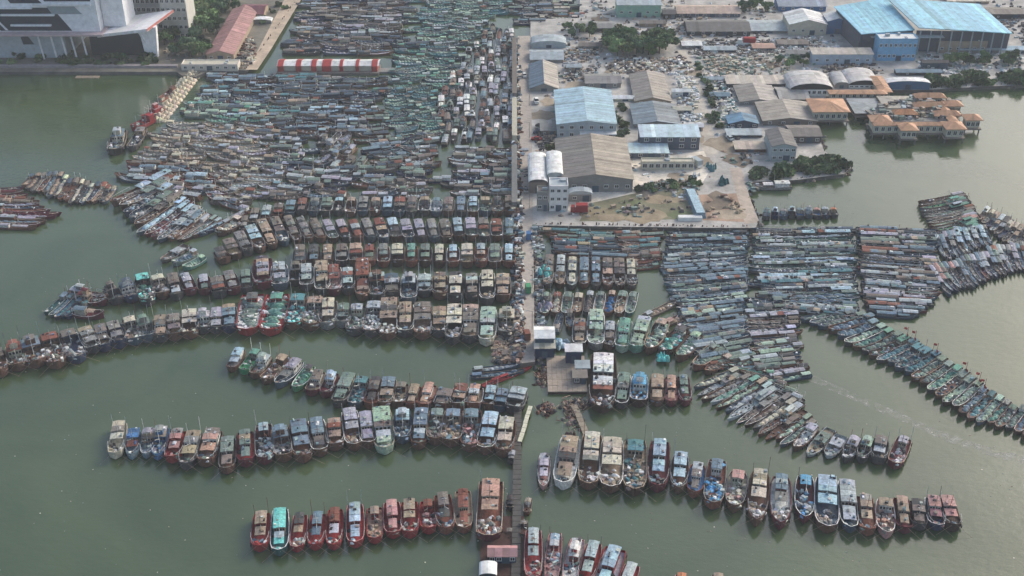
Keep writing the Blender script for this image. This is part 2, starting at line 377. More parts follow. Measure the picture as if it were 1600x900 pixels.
boats = []   # (area, row key, index in row, n in row, spec)
def px_scale(p): d = p.y * CS + H * SN; return F / d, math.atan2(H, p.y)
def add_boat(row, i, n, bow, st, W, style, hc, rc, dc, shape='full', low=None, z=0):
    d = bow - st; L = d.length
    if L < 3: return
    s, dep = px_scale((bow + st) / 2)
    c = (bow + st) / 2; px = proj(c)
    ok = -15 < px[0] < 1615 and -5 < px[1] < 905
    area = L * W * s * s * (math.sin(dep) + .35) if ok else 0
    boats.append([area, row, i, n, c, L, W, math.atan2(-d.x, d.y), style, hc, rc, dc, shape, low])
G_HULL = ['brown', 'rust', 'dark brown', 'slate', 'charcoal', 'maroon', 'brown-grey', 'navy']
G_ROOF = ['brown-grey', 'tan', 'grey', 'blue-grey', 'green-grey', 'silver', 'pale blue', 'cream', 'lilac', 'peach']
G_DECK = ['brown-grey', 'grey', 'tan', 'charcoal', 'green-grey', 'silver']
STY = ['A', 'B', 'C', 'D', 'E', 'A', 'B']
def listed(row, items, dflt=None, ht=2.3):
    n = len(items)
    for i, it in enumerate(items):
        (xb, yb, xs, ys, wpx, style, hc, rc, dc) = it[:9]; shape = it[9] if len(it) > 9 else 'full'; low = it[10] if len(it) > 10 else None
        bow = at(xb, yb, .4); bow.z = 0; rj = random.Random(int(xb * 7 + yb)); bow += Vector((rj.uniform(-.25, .25), rj.uniform(-.7, .7), 0)); st = at(xs, ys, ht); st.z = 0; st += Vector((rj.uniform(-.35, .35), rj.uniform(-.7, .9), 0))
        s, _ = px_scale(bow)
        add_boat(row, i, n, bow, st, 1.2 * wpx / s, style, hc, rc, dc, shape, low)
def rowgen(row, bowp, sternp, n, hulls=G_HULL, roofs=G_ROOF, decks=G_DECK, styles=STY, seed=1, shape='full', ht=2.4, fill=1.0, jl=.5, wmax=6.0, flip=False):
    rng = random.Random(seed); B = [along(bowp, (i + .5) / n) for i in range(n)]; S = [along(sternp, (i + .5) / n) for i in range(n)]
    gb = [at(x, y) for x, y in B]; gs = [at(x, y, ht) for x, y in S]
    for q in gs: q.z = 0
    for i in range(n):
        a, c = gb[i], gs[i]; d = (a - c).normalized(); nrm = Vector((-d.y, d.x, 0))
        j = i + 1 if i + 1 < n else i - 1
        wm = min(abs(((gb[j] + gs[j]) / 2 - (a + c) / 2).dot(nrm)), abs((gs[j] - c).dot(nrm)) * 1.25 + .4, wmax)
        W = max(2.2, wm * fill * rng.uniform(.92, 1.02)); a = a + d * rng.uniform(-jl, jl); c = c + d * rng.uniform(-jl, jl)
        if flip and rng.random() < .5: a, c = c, a
        add_boat(row, i, n, a, c, W, rng.choice(styles), rng.choice(hulls), rng.choice(roofs), rng.choice(decks), rng.choice(['full', 'sharp', 'full']) if shape == 'mix' else shape)
def fillreg(row, poly, ang, L, W, hulls, roofs, decks, styles, seed, jit_a=6, gap=.3, shape='full'):
    rng = random.Random(seed); G = [at(x, y) for x, y in poly]; ca, sa = math.cos(R(ang)), math.sin(R(ang))
    U = [(p.x * ca + p.y * sa, -p.x * sa + p.y * ca) for p in G]
    v = min(q[1] for q in U) + W / 2; vmax = max(q[1] for q in U); umin = min(q[0] for q in U); umax = max(q[0] for q in U); res = []
    while v < vmax:
        u = umin + rng.uniform(0, L) * .5
        while u < umax + L:
            l = L * rng.uniform(.75, 1.1); cu = u + l / 2
            if inside((cu, v), U): res.append((cu, v + rng.uniform(-.28, .28) * W, l))
            u += l + gap * rng.uniform(.3, 1.6)
        v += W * 1.04
    for i, (cu, v, l) in enumerate(res):
        c = Vector((cu * ca - v * sa, cu * sa + v * ca, 0)); a = R(ang + rng.uniform(-jit_a, jit_a)); d = Vector((math.cos(a), math.sin(a), 0)) * (1 if rng.random() < .5 else -1) * l / 2
        add_boat(row, i, len(res), c + d, c - d, W * rng.uniform(.85, 1.0), rng.choice(styles), rng.choice(hulls), rng.choice(roofs), rng.choice(decks), shape)

ROWS = {}
def rowdef(key, phrase, ends): ROWS[key] = (phrase, ends)
rowdef('R1', 'nearest row left of jetty', ('open-water end', 'jetty end'))
listed('R1', [(408, 862, 409, 799, 25, 'A', 'red', 'tan', 'red', 'full', 'slate'), (437, 868, 440, 793, 25, 'B', 'dark teal', 'turquoise', 'turquoise'), (464, 868, 467, 805, 22, 'E', 'red', 'lilac', 'white', 'full', 'slate'),
    (492, 865, 496, 804, 23, 'A', 'red', 'blue-grey', 'tan'), (523, 862, 523, 797, 23, 'A', 'red', 'rust', 'tan', 'full', 'slate'), (556, 856, 556, 788, 25, 'B', 'red', 'pale blue', 'pink'),
    (587, 850, 584, 791, 23, 'D', 'red', 'tan', 'peach'), (615, 843, 612, 785, 25, 'B', 'red', 'pink', 'red'), (642, 843, 640, 784, 25, 'E', 'red', 'tan', 'white'), (670, 838, 667, 784, 24, 'D', 'red', 'rust', 'pink'),
    (698, 837, 693, 771, 26, 'A', 'rust', 'brown-grey', 'orange', 'full', 'slate'), (727, 836, 722, 767, 24, 'B', 'rust', 'rust', 'tan', 'full', 'slate')])
rowdef('R1b', 'nearest boats at the jetty', ('left', 'right'))
listed('R1b', [(762, 853, 766, 738, 35, 'E', 'maroon', 'peach', 'rust', 'barge', 'dark brown')], ht=5)
rowdef('R1c', 'red boats at frame bottom', ('jetty end', 'right end'))
listed('R1c', [(832, 915, 833, 824, 25, 'E', 'red', 'silver', 'red'), (860, 925, 870, 830, 22, 'D', 'red', 'pale blue', 'pink', 'sharp'), (886, 925, 905, 838, 24, 'C', 'red', 'white', 'white', 'sharp'), (908, 925, 930, 848, 26, 'A', 'red', 'silver', 'peach', 'sharp'),
    (935, 935, 963, 860, 34, 'B', 'red', 'pale blue', 'lilac'), (970, 940, 990, 884, 24, 'B', 'red', 'silver', 'red'), (1062, 945, 1066, 893, 20, 'A', 'red', 'orange', 'red'), (1125, 950, 1122, 897, 20, 'A', 'rust', 'tan', 'tan')])
rowdef('R2', 'second row left of jetty', ('open-water end', 'jetty end'))
listed('R2', [(181, 718, 187, 660, 22, 'E', 'cream', 'cream', 'white'), (206, 720, 211, 669, 20, 'A', 'blue-grey', 'blue', 'slate', 'sharp'), (227, 720, 231, 671, 19, 'C', 'blue-grey', 'lilac', 'slate', 'sharp'), (246, 722, 252, 668, 22, 'C', 'blue', 'pale blue', 'lilac', 'sharp'),
    (268, 727, 278, 676, 25, 'A', 'red', 'pink', 'red'), (289, 737, 303, 677, 24, 'A', 'charcoal', 'tan', 'brown-grey'), (321, 732, 333, 673, 27, 'A', 'brown', 'peach', 'tan'), (354, 745, 355, 684, 23, 'B', 'brown', 'green-grey', 'tan'),
    (384, 734, 384, 675, 25, 'B', 'maroon', 'green-grey', 'red'), (415, 730, 410, 664, 26, 'D', 'maroon', 'pale blue', 'silver'), (445, 725, 438, 667, 26, 'C', 'brown', 'blue-grey', 'silver'), (476, 724, 468, 659, 29, 'A', 'brown', 'blue-grey', 'brown-grey'),
    (502, 716, 495, 656, 25, 'B', 'brown', 'blue-grey', 'brown-grey'), (526, 706, 522, 656, 25, 'A', 'brown', 'tan', 'rust'), (555, 708, 547, 643, 25, 'E', 'brown', 'lilac', 'rust'), (577, 703, 572, 645, 23, 'B', 'brown', 'lilac', 'brown-grey'),
    (603, 711, 595, 639, 29, 'B', 'pale green', 'pale green', 'pale green'), (629, 698, 630, 640, 24, 'C', 'slate', 'pale blue', 'tan'), (654, 703, 660, 640, 24, 'B', 'brown', 'blue-grey', 'slate'), (679, 697, 684, 640, 26, 'D', 'brown', 'green-grey', 'brown-grey'),
    (704, 702, 711, 640, 29, 'D', 'brown', 'blue-grey', 'tan'), (733, 711, 738, 640, 29, 'D', 'brown', 'blue-grey', 'pink'), (758, 713, 768, 648, 27, 'A', 'brown', 'pale blue', 'tan'), (786, 717, 794, 659, 27, 'A', 'brown', 'cream', 'tan')])
rowdef('R2u', 'tier behind second left row', ('open-water end', 'jetty end'))
listed('R2u', [(359, 584, 374, 545, 16, 'A', 'brown', 'pale blue', 'grey'), (380, 585, 402, 548, 18, 'D', 'green', 'sea green', 'green'), (396, 593, 418, 553, 18, 'C', 'brown', 'silver', 'brown-grey'), (412, 603, 446, 555, 20, 'D', 'brown', 'tan', 'peach'),
    (433, 608, 468, 562, 21, 'A', 'slate', 'lilac', 'peach', 'sharp'), (459, 612, 486, 572, 19, 'T', 'green', 'sea green', 'pale green', 'sharp'), (485, 620, 501, 578, 20, 'B', 'maroon', 'brown-grey', 'tan'), (508, 621, 521, 580, 19, 'C', 'maroon', 'pale blue', 'lilac'),
    (526, 638, 548, 587, 22, 'B', 'charcoal', 'green-grey', 'teal'), (553, 640, 568, 590, 22, 'D', 'slate', 'teal', 'teal'), (578, 640, 590, 592, 22, 'B', 'rust', 'brown-grey', 'tan'), (600, 640, 609, 594, 22, 'A', 'brown', 'blue-grey', 'green-grey'), (621, 640, 630, 596, 20, 'D', 'brown', 'brown-grey', 'tan'),
    (641, 640, 651, 603, 19, 'B', 'rust', 'tan', 'peach'), (661, 640, 674, 601, 21, 'B', 'rust', 'peach', 'peach'), (690, 642, 696, 611, 26, 'B', 'brown', 'brown-grey', 'grey'), (714, 642, 720, 604, 24, 'A', 'brown', 'tan', 'brown-grey'), (738, 641, 745, 604, 24, 'B', 'rust', 'peach', 'tan'),
    (762, 643, 769, 607, 19, 'A', 'brown', 'pale blue', 'silver'), (779, 645, 786, 609, 20, 'A', 'slate', 'blue-grey', 'pale blue'), (800, 648, 812, 610, 25, 'E', 'charcoal', 'silver', 'blue-grey')])
rowdef('R3', 'row meeting left frame edge', ('frame edge', 'pier end'))
listed('R3', [(3, 592, -9, 549, 24, 'C', 'brown', 'brown-grey', 'tan'), (31, 581, 20, 541, 25, 'C', 'brown', 'rust', 'brown-grey'), (60, 578, 45, 531, 30, 'C', 'brown', 'blue-grey', 'tan'), (93, 576, 75, 522, 29, 'D', 'brown', 'rust', 'brown-grey'), (126, 568, 104, 518, 27, 'D', 'navy', 'brown-grey', 'silver'),
    (150, 552, 132, 514, 22, 'A', 'charcoal', 'grey', 'brown-grey'), (168, 549, 154, 512, 22, 'A', 'navy', 'brown-grey', 'tan'), (189, 546, 175, 508, 23, 'A', 'navy', 'grey', 'brown-grey'), (213, 541, 200, 499, 25, 'D', 'slate', 'cream', 'tan'), (235, 537, 223, 499, 23, 'C', 'slate', 'green-grey', 'grey'),
    (253, 536, 249, 498, 23, 'B', 'charcoal', 'tan', 'tan'), (275, 534, 271, 498, 23, 'A', 'brown', 'brown-grey', 'tan'), (297, 531, 296, 488, 25, 'E', 'brown', 'cream', 'cream'), (318, 522, 318, 487, 21, 'C', 'charcoal', 'lilac', 'white'), (338, 521, 339, 486, 21, 'B', 'charcoal', 'lilac', 'grey'), (360, 522, 358, 480, 23, 'B', 'navy', 'blue-grey', 'slate'),
    (386, 529, 397, 458, 35, 'T', 'red', 'green-grey', 'white', 'full'), (422, 526, 436, 458, 36, 'T', 'red', 'sea green', 'white', 'full'), (457, 517, 467, 463, 26, 'D', 'brown', 'teal', 'turquoise'), (484, 519, 493, 467, 28, 'D', 'brown', 'tan', 'green-grey'), (512, 516, 514, 471, 25, 'A', 'grey', 'cream', 'brown-grey'), (535, 513, 538, 478, 21, 'A', 'grey', 'green-grey', 'silver'),
    (553, 527, 560, 479, 26, 'D', 'charcoal', 'silver', 'green-grey'), (579, 528, 585, 474, 25, 'D', 'charcoal', 'silver', 'white'), (606, 536, 608, 470, 27, 'E', 'brown', 'tan', 'white'), (633, 531, 633, 477, 24, 'A', 'charcoal', 'tan', 'brown-grey'), (660, 534, 659, 476, 26, 'E', 'brown', 'brown-grey', 'peach'), (686, 528, 686, 484, 24, 'A', 'charcoal', 'tan', 'tan'),
    (707, 541, 710, 480, 25, 'E', 'charcoal', 'cream', 'silver'), (735, 540, 736, 479, 27, 'B', 'charcoal', 'brown-grey', 'tan'), (759, 542, 765, 484, 25, 'B', 'cream', 'pale green', 'cream'), (790, 530, 794, 487, 24, 'C', 'charcoal', 'cream', 'brown-grey')])
rowdef('R4', 'crooked row behind frame-edge row', ('left end', 'pier end'))
listed('R4', [(186, 477, 170, 449, 20, 'C', 'charcoal', 'brown-grey', 'grey'), (209, 475, 195, 443, 21, 'C', 'navy', 'slate', 'grey'), (234, 480, 219, 431, 23, 'D', 'charcoal', 'turquoise', 'sea green'), (257, 470, 245, 434, 21, 'D', 'brown', 'cream', 'tan'), (279, 469, 268, 431, 20, 'B', 'charcoal', 'brown-grey', 'grey'), (300, 463, 288, 431, 20, 'B', 'maroon', 'lilac', 'grey'),
    (322, 461, 316, 433, 19, 'B', 'maroon', 'green-grey', 'grey'), (345, 466, 338, 437, 21, 'A', 'charcoal', 'brown-grey', 'cream'), (368, 463, 357, 428, 22, 'B', 'maroon', 'grey', 'brown-grey'), (386, 459, 385, 424, 18, 'A', 'charcoal', 'green-grey', 'cream'), (412, 456, 411, 405, 28, 'A', 'maroon', 'lilac', 'maroon'), (440, 455, 438, 413, 24, 'A', 'slate', 'silver', 'pale blue'),
    (462, 447, 462, 415, 18, 'C', 'black', 'grey', 'white'), (481, 455, 480, 417, 20, 'A', 'charcoal', 'silver', 'grey'), (504, 463, 503, 413, 22, 'A', 'charcoal', 'tan', 'peach'), (524, 463, 523, 418, 22, 'E', 'maroon', 'rust', 'pink'), (545, 462, 544, 420, 20, 'A', 'charcoal', 'silver', 'pale blue'), (568, 472, 566, 405, 22, 'B', 'brown', 'rust', 'peach'), (591, 473, 590, 430, 24, 'C', 'charcoal', 'brown', 'pink'),
    (613, 470, 612, 432, 24, 'B', 'charcoal', 'slate', 'grey'), (638, 477, 640, 432, 23, 'C', 'slate', 'silver', 'pale blue'), (663, 466, 663, 434, 21, 'A', 'charcoal', 'silver', 'cream'), (687, 470, 688, 432, 22, 'A', 'brown', 'tan', 'pink'), (712, 475, 713, 430, 22, 'B', 'charcoal', 'cream', 'cream'), (738, 472, 738, 432, 22, 'B', 'charcoal', 'brown-grey', 'grey'), (761, 478, 762, 428, 22, 'E', 'charcoal', 'cream', 'cream'), (786, 474, 786, 432, 22, 'B', 'brown', 'tan', 'tan')])
rowdef('R5', 'fifth row left of pier', ('left end', 'pier end'))
rowgen('R5', [(458, 418), (806, 421)], [(458, 384), (806, 384)], 16, roofs=['green-grey', 'blue-grey', 'tan', 'brown-grey', 'pale blue', 'cream', 'sea green', 'tan'], hulls=['charcoal', 'brown', 'rust', 'dark brown'], seed=5, styles=['A', 'B', 'E', 'A'])
rowdef('R6', 'sixth row left of pier', ('left end', 'pier end'))
rowgen('R6', [(345, 416), (395, 402), (450, 388), (480, 382), (806, 380)], [(334, 397), (362, 368), (405, 345), (445, 336), (490, 343), (806, 343)], 24, roofs=['brown-grey', 'tan', 'blue-grey', 'brown-grey', 'grey', 'pale blue', 'lilac', 'rust'], hulls=['brown', 'charcoal', 'dark brown', 'slate'], seed=6, styles=['A', 'B', 'E', 'B'])
rowdef('R7', 'seventh row left of pier', ('left end', 'pier end'))
rowgen('R7', [(372, 372), (400, 352), (470, 340), (806, 341)], [(375, 340), (400, 326), (480, 310), (806, 308)], 23, roofs=['brown-grey', 'green-grey', 'blue-grey', 'brown-grey', 'grey', 'pale blue', 'tan'], hulls=['brown', 'charcoal', 'slate'], seed=7, styles=['A', 'B', 'E', 'D'])
rowdef('RA', 'nearest row right of jetty', ('jetty end', 'open-water end'))
listed('RA', [(848, 766, 850, 708, 17, 'A', 'pink', 'lilac', 'grey', 'sharp'), (877, 766, 890, 686, 31, 'B', 'white', 'tan', 'teal', 'full', 'white'), (918, 768, 926, 682, 31, 'E', 'brown', 'cream', 'dark brown', 'full'), (953, 775, 959, 689, 33, 'E', 'brown', 'cream', 'tan'), (991, 775, 993, 686, 33, 'D', 'dark brown', 'teal', 'tan'),
    (1027, 771, 1030, 689, 29, 'A', 'maroon', 'pale blue', 'lilac'), (1057, 772, 1064, 710, 25, 'A', 'brown', 'pale blue', 'silver', 'sharp'), (1083, 783, 1092, 724, 24, 'B', 'rust', 'brown-grey', 'blue', 'sharp'), (1112, 801, 1123, 722, 28, 'D', 'rust', 'blue-grey', 'sky blue', 'full', 'navy'), (1145, 805, 1154, 735, 28, 'D', 'brown', 'pink', 'cream', 'sharp'),
    (1181, 825, 1187, 736, 29, 'E', 'brown', 'cream', 'white', 'sharp'), (1218, 831, 1219, 746, 29, 'E', 'maroon', 'blue-grey', 'white', 'sharp'), (1255, 823, 1257, 742, 27, 'D', 'maroon', 'sky blue', 'silver', 'sharp'), (1292, 838, 1289, 745, 33, 'E', 'brown', 'pale blue', 'slate'), (1326, 834, 1323, 752, 25, 'B', 'slate', 'silver', 'white'), (1355, 838, 1353, 776, 26, 'A', 'rust', 'tan', 'red'),
    (1384, 843, 1383, 778, 26, 'D', 'pink', 'tan', 'peach', 'sharp'), (1411, 833, 1408, 780, 24, 'B', 'maroon', 'tan', 'brown-grey'), (1437, 832, 1433, 779, 23, 'B', 'charcoal', 'brown-grey', 'tan'), (1463, 831, 1455, 775, 23, 'A', 'navy', 'pink', 'peach'), (1489, 831, 1476, 777, 25, 'A', 'dark brown', 'pink', 'tan')])
rowdef('RB', 'short row beside the pontoon', ('pontoon end', 'right end'))
listed('RB', [(940, 648, 944, 556, 38, 'A', 'dark brown', 'white', 'brown', 'full'), (971, 640, 974, 582, 20, 'B', 'charcoal', 'green-grey', 'white'), (998, 640, 1000, 590, 24, 'C', 'dark brown', 'sky blue', 'sky blue'), (1027, 637, 1027, 586, 20, 'B', 'brown', 'tan', 'tan'), (1048, 636, 1049, 586, 19, 'B', 'maroon', 'peach', 'pink'), (1070, 636, 1069, 587, 18, 'A', 'maroon', 'green-grey', 'sea green')])
rowdef('RC', 'green cluster above the pontoon', ('pier side', 'right end'))
listed('RC', [(905, 548, 906, 500, 20, 'B', 'charcoal', 'brown-grey', 'grey'), (931, 550, 931, 490, 24, 'E', 'grey', 'pale green', 'pale green'), (953, 548, 953, 503, 18, 'A', 'brown', 'silver', 'tan'), (971, 554, 977, 502, 22, 'B', 'pale green', 'sea green', 'sea green'), (991, 555, 1010, 500, 25, 'B', 'sea green', 'pale green', 'pale green'), (1010, 555, 1037, 500, 23, 'T', 'brown', 'pale green', 'tan', 'sharp'),
    (1033, 560, 1068, 512, 23, 'T', 'dark brown', 'sea green', 'turquoise', 'sharp'), (1058, 566, 1090, 520, 22, 'T', 'brown', 'pale green', 'sea green', 'sharp'), (1085, 580, 1118, 540, 21, 'T', 'rust', 'green-grey', 'pale green', 'sharp'), (1100, 585, 1140, 555, 16, 'T', 'brown', 'tan', 'orange', 'sharp')])
rowdef('RD', 'fan right of the pontoon', ('upper end', 'lower end'))
FANR = ['green-grey', 'silver', 'pale green', 'blue-grey', 'brown-grey', 'sea green', 'grey', 'cream']; FANH = ['charcoal', 'slate', 'brown', 'dark brown', 'grey', 'silver']
rowgen('RD', [(1084, 604), (1086, 624), (1118, 642), (1140, 660), (1166, 674), (1190, 688), (1226, 702)], [(1150, 572), (1176, 582), (1200, 592), (1222, 604), (1248, 624), (1266, 642), (1280, 658)], 14, FANH, FANR, FANR, ['T', 'D', 'skiff', 'T', 'C'], 21, 'sharp', 1.4, 1.1, 1.0)
listed('RD2', [(1238, 705, 1272, 658, 17, 'D', 'brown', 'lilac', 'white', 'sharp'), (1261, 713, 1300, 664, 19, 'skiff', 'silver', 'green-grey', 'tan', 'sharp'), (1291, 716, 1318, 673, 21, 'skiff', 'silver', 'silver', 'grey', 'sharp'), (1319, 722, 1338, 680, 18, 'C', 'charcoal', 'lilac', 'white', 'sharp'), (1344, 727, 1358, 685, 19, 'C', 'charcoal', 'pale green', 'cream', 'sharp'), (1370, 727, 1378, 683, 23, 'A', 'charcoal', 'brown-grey', 'tan'), (1394, 735, 1412, 680, 22, 'D', 'maroon', 'lilac', 'pink')], ht=2.5)
rowdef('RD2', 'fan tip above right row', ('inner end', 'open-water end'))
rowdef('RE1', 'second tier of right fan', ('upper end', 'lower end'))
rowgen('RE1', [(1100, 585), (1128, 572), (1170, 590), (1200, 604)], [(1165, 556), (1185, 560), (1232, 600), (1262, 630)], 8, FANH, FANR, FANR, ['T', 'D'], 22, 'sharp', 1.4, 1.1)
SLT = ['slate', 'blue-grey', 'green-grey', 'grey', 'teal', 'brown-grey', 'pale blue', 'silver']
rowdef('K1', 'stacked column beside dirt yard', ('shore end', 'outer end'))
rowgen('K1', [(1038, 366), (1034, 440), (1046, 470), (1075, 530), (1092, 580)], [(1170, 360), (1172, 440), (1166, 480), (1170, 520), (1180, 556)], 37, ['slate', 'slate', 'blue-grey', 'charcoal'], ['blue-grey', 'green-grey', 'silver', 'blue-grey', 'slate', 'pale green'], ['blue-grey', 'slate', 'silver'], ['B', 'T', 'B', 'E'], 31, 'full', 1.2, 1.02, .9, 6, True)
rowdef('K2', 'second stacked right column', ('shore end', 'outer end'))
rowgen('K2', [(1172, 360), (1171, 425), (1182, 455), (1226, 486)], [(1336, 356), (1339, 430), (1340, 470), (1342, 496)], 30, ['slate', 'slate', 'charcoal', 'dark teal'], ['green-grey', 'silver', 'blue-grey', 'teal', 'pale blue', 'slate', 'green-grey'], ['slate', 'green-grey', 'silver'], ['B', 'T', 'D', 'E'], 32, 'full', 1.2, 1.02, .9, 6, True)
rowdef('K3', 'third stacked right column', ('shore end', 'outer end'))
rowgen('K3', [(1338, 358), (1342, 430), (1346, 470), (1364, 496)], [(1466, 358), (1468, 430), (1468, 462), (1434, 495)], 31, ['slate', 'maroon', 'slate', 'charcoal'], ['brown-grey', 'lilac', 'blue-grey', 'silver', 'lilac', 'green-grey', 'rust', 'blue-grey'], ['rust', 'slate', 'grey'], ['B', 'B', 'T', 'E'], 33, 'full', 1.2, 1.02, .9, 6, True)
rowdef('K4', 'column with red upturned bow', ('upper end', 'lower end'))
rowgen('K4', [(1244, 478), (1250, 540), (1266, 592)], [(1158, 476), (1172, 540), (1196, 598)], 17, ['charcoal', 'slate', 'slate', 'brown'], ['green-grey', 'pale green', 'silver', 'lilac', 'brown-grey', 'pale green'], FANR, ['T', 'B', 'T'], 34, 'full', 1.4, 1.05, 1.6, 6, True)
rowdef('K5', 'green-netted chain on the right', ('inner end', 'frame edge'))
rowgen('K5', [(1244, 502), (1288, 518), (1318, 546), (1350, 560), (1388, 574), (1412, 588), (1442, 608), (1466, 630), (1500, 652), (1532, 668), (1562, 673), (1586, 682), (1606, 692)], [(1318, 478), (1362, 494), (1402, 516), (1442, 536), (1476, 554), (1502, 574), (1528, 594), (1554, 610), (1570, 622), (1588, 630), (1604, 636), (1616, 643), (1630, 649)], 27, ['brown', 'dark brown', 'slate', 'charcoal'], ['sea green', 'blue-grey', 'pale green', 'green-grey', 'teal', 'green-grey'], ['blue-grey', 'green-grey', 'slate', 'pale green'], ['T', 'T', 'T', 'T', 'D'], 35, 'full', 1.6, 1.15, 1.0)
rowdef('K6', 'leaning row at right raft', ('inner end', 'frame edge'))
rowgen('K6', [(1480, 466), (1520, 454), (1560, 438), (1616, 422)], [(1448, 412), (1496, 402), (1545, 386), (1606, 374)], 22, ['slate', 'maroon', 'navy', 'charcoal'], ['lilac', 'blue-grey', 'silver', 'green-grey', 'pink'], ['lilac', 'silver', 'grey'], ['D', 'E', 'T'], 36, 'sharp', 1.6, 1.12, 1.2)
rowdef('K7', 'fan tucked inside right raft', ('inner end', 'outer end'))
rowgen('K7', [(1474, 412), (1505, 404), (1552, 388)], [(1460, 366), (1490, 356), (1540, 350)], 13, ['slate', 'navy', 'charcoal'], ['silver', 'pale blue', 'blue-grey', 'lilac'], ['silver', 'grey'], ['D', 'E', 'T'], 37, 'sharp', 1.6, 1.12, 1.2)
rowdef('K8', 'dark cluster off raft corner', ('left end', 'right end'))
rowgen('K8', [(1432, 318), (1436, 336), (1452, 362), (1470, 372)], [(1508, 294), (1520, 312), (1530, 330), (1534, 348)], 13, ['charcoal', 'brown', 'dark brown', 'slate'], ['green-grey', 'sea green', 'brown-grey', 'lilac', 'pink'], ['green-grey', 'brown-grey', 'green'], ['D', 'T', 'C'], 38, 'sharp', 2.6, .98)
rowdef('K9', 'chain at right frame edge', ('inner end', 'frame edge'))
rowgen('K9', [(1524, 346), (1546, 366), (1566, 384), (1610, 398)], [(1542, 318), (1570, 332), (1598, 346), (1640, 352)], 12, ['charcoal', 'navy', 'brown'], ['brown-grey', 'silver', 'cream', 'tan', 'white'], ['tan', 'silver', 'grey'], ['D', 'C', 'E'], 39, 'full', 2.6, .98)
rowdef('K10', 'pierside block below grass field', ('shore end', 'outer end'))
rowgen('K10', [(848, 362), (872, 402)], [(960, 360), (980, 402)], 10, ['slate', 'charcoal', 'brown'], ['blue-grey', 'teal', 'green-grey', 'slate'], SLT, ['B', 'T', 'E'], 40, 'full', 1.4, 1.05, 1.6, 6, True)
rowgen('K10b', [(1036, 364), (1034, 420)], [(962, 362), (985, 420)], 13, ['rust', 'charcoal', 'brown'], ['brown-grey', 'green-grey', 'tan', 'teal', 'rust'], SLT, ['B', 'T', 'E', 'D'], 41, 'full', 1.4, 1.05, 1.6, 6, True)
rowdef('K10b', 'block beside first stacked column', ('shore end', 'outer end'))
rowdef('K11', 'grey-roofed row facing pier tarpaulin', ('pier side', 'right end'))
rowgen('K11', [(846, 455), (997, 456)], [(850, 398), (994, 404)], 8, ['charcoal', 'brown', 'dark brown'], ['brown-grey', 'tan', 'blue-grey', 'cream', 'silver'], ['tan', 'silver'], ['E', 'B'], 42, 'full')
rowdef('K12', 'cluttered row above green cluster', ('pier side', 'right end'))
rowgen('K12', [(842, 497), (990, 497)], [(846, 455), (1000, 452)], 9, ['charcoal', 'brown', 'dark teal'], ['green-grey', 'brown-grey', 'blue', 'pale green', 'cream'], ['charcoal', 'green-grey', 'tan'], ['D', 'C', 'T'], 43, 'full')
rowdef('K13', 'group beside the yard road', ('left end', 'right end'))
rowgen('K13', [(1190, 345), (1312, 343)], [(1192, 326), (1308, 322)], 9, ['slate', 'charcoal', 'navy'], ['blue-grey', 'teal', 'pale blue', 'pink', 'orange'], ['charcoal', 'blue'], ['C', 'D'], 44, 'full')
rowdef('S1', 'single boats by the mangrove shore', ('left', 'right'))
listed('S1', [(1170, 293, 1236, 284, 13, 'A', 'grey', 'white', 'grey', 'sharp')], ht=3)
rowdef('J', 'small boats tied along the jetty', ('far end', 'near end'))
listed('J', [(798, 728, 800, 706, 10, 'A', 'charcoal', 'silver', 'grey'), (796, 800, 799, 772, 12, 'A', 'black', 'charcoal', 'charcoal'), (822, 806, 826, 776, 11, 'D', 'brown', 'tan', 'brown'), (794, 845, 797, 820, 10, 'skiff', 'black', 'black', 'charcoal', 'sharp'), (818, 838, 820, 812, 12, 'D', 'dark brown', 'brown-grey', 'brown')], ht=2)
rowdef('S3', 'skiffs at the pier tip', ('left', 'right'))
listed('S3', [(832, 572, 752, 598, 9, 'skiff', 'red', 'red', 'maroon', 'sharp'), (820, 580, 735, 588, 10, 'T', 'slate', 'blue-grey', 'grey', 'sharp'), (815, 573, 740, 578, 10, 'T', 'slate', 'silver', 'grey', 'sharp')], ht=1.5)
# left side clusters
rowdef('L1', 'loose group in left water', ('left', 'right'))
listed('L1', [(252, 412, 292, 382, 18, 'skiff', 'brown-grey', 'silver', 'grey', 'sharp'), (268, 418, 306, 394, 16, 'T', 'green-grey', 'blue-grey', 'silver', 'sharp'), (286, 424, 318, 402, 15, 'T', 'sea green', 'pale green', 'green-grey', 'sharp'), (340, 370, 374, 342, 20, 'T', 'brown', 'cream', 'tan', 'sharp')], ht=1.6)
rowdef('L2', 'blue cluster at row tip', ('outer end', 'inner end'))
rowgen('L2', [(66, 492), (84, 503), (110, 500)], [(100, 452), (128, 456), (140, 468)], 5, ['navy', 'slate', 'dark teal'], ['teal', 'blue', 'blue-grey', 'slate'], ['blue', 'teal', 'slate'], ['D', 'C', 'T'], 51, 'full', 2.5, .98)
listed('L2b', [(165, 495, 112, 482, 18, 'A', 'maroon', 'blue-grey', 'blue', 'sharp'), (168, 478, 118, 458, 18, 'C', 'maroon', 'maroon', 'rust', 'sharp'), (172, 468, 108, 446, 16, 'C', 'brown', 'lilac', 'pink', 'sharp')], ht=3)
rowdef('L2b', 'trio behind the blue cluster', ('front', 'back'))
rowdef('L3', 'trawlers along the breakwater', ('near end', 'far end'))
listed('L3', [(180, 243, 188, 200, 22, 'C', 'black', 'blue-grey', 'cream'), (205, 238, 222, 196, 16, 'D', 'charcoal', 'grey', 'slate'), (206, 205, 240, 178, 17, 'D', 'red', 'red', 'red', 'sharp'), (222, 190, 252, 165, 15, 'C', 'red', 'pink', 'rust', 'sharp'), (235, 178, 262, 150, 13, 'C', 'maroon', 'rust', 'pink', 'sharp'), (250, 160, 272, 132, 12, 'D', 'rust', 'brown', 'rust', 'sharp')], ht=3.2)
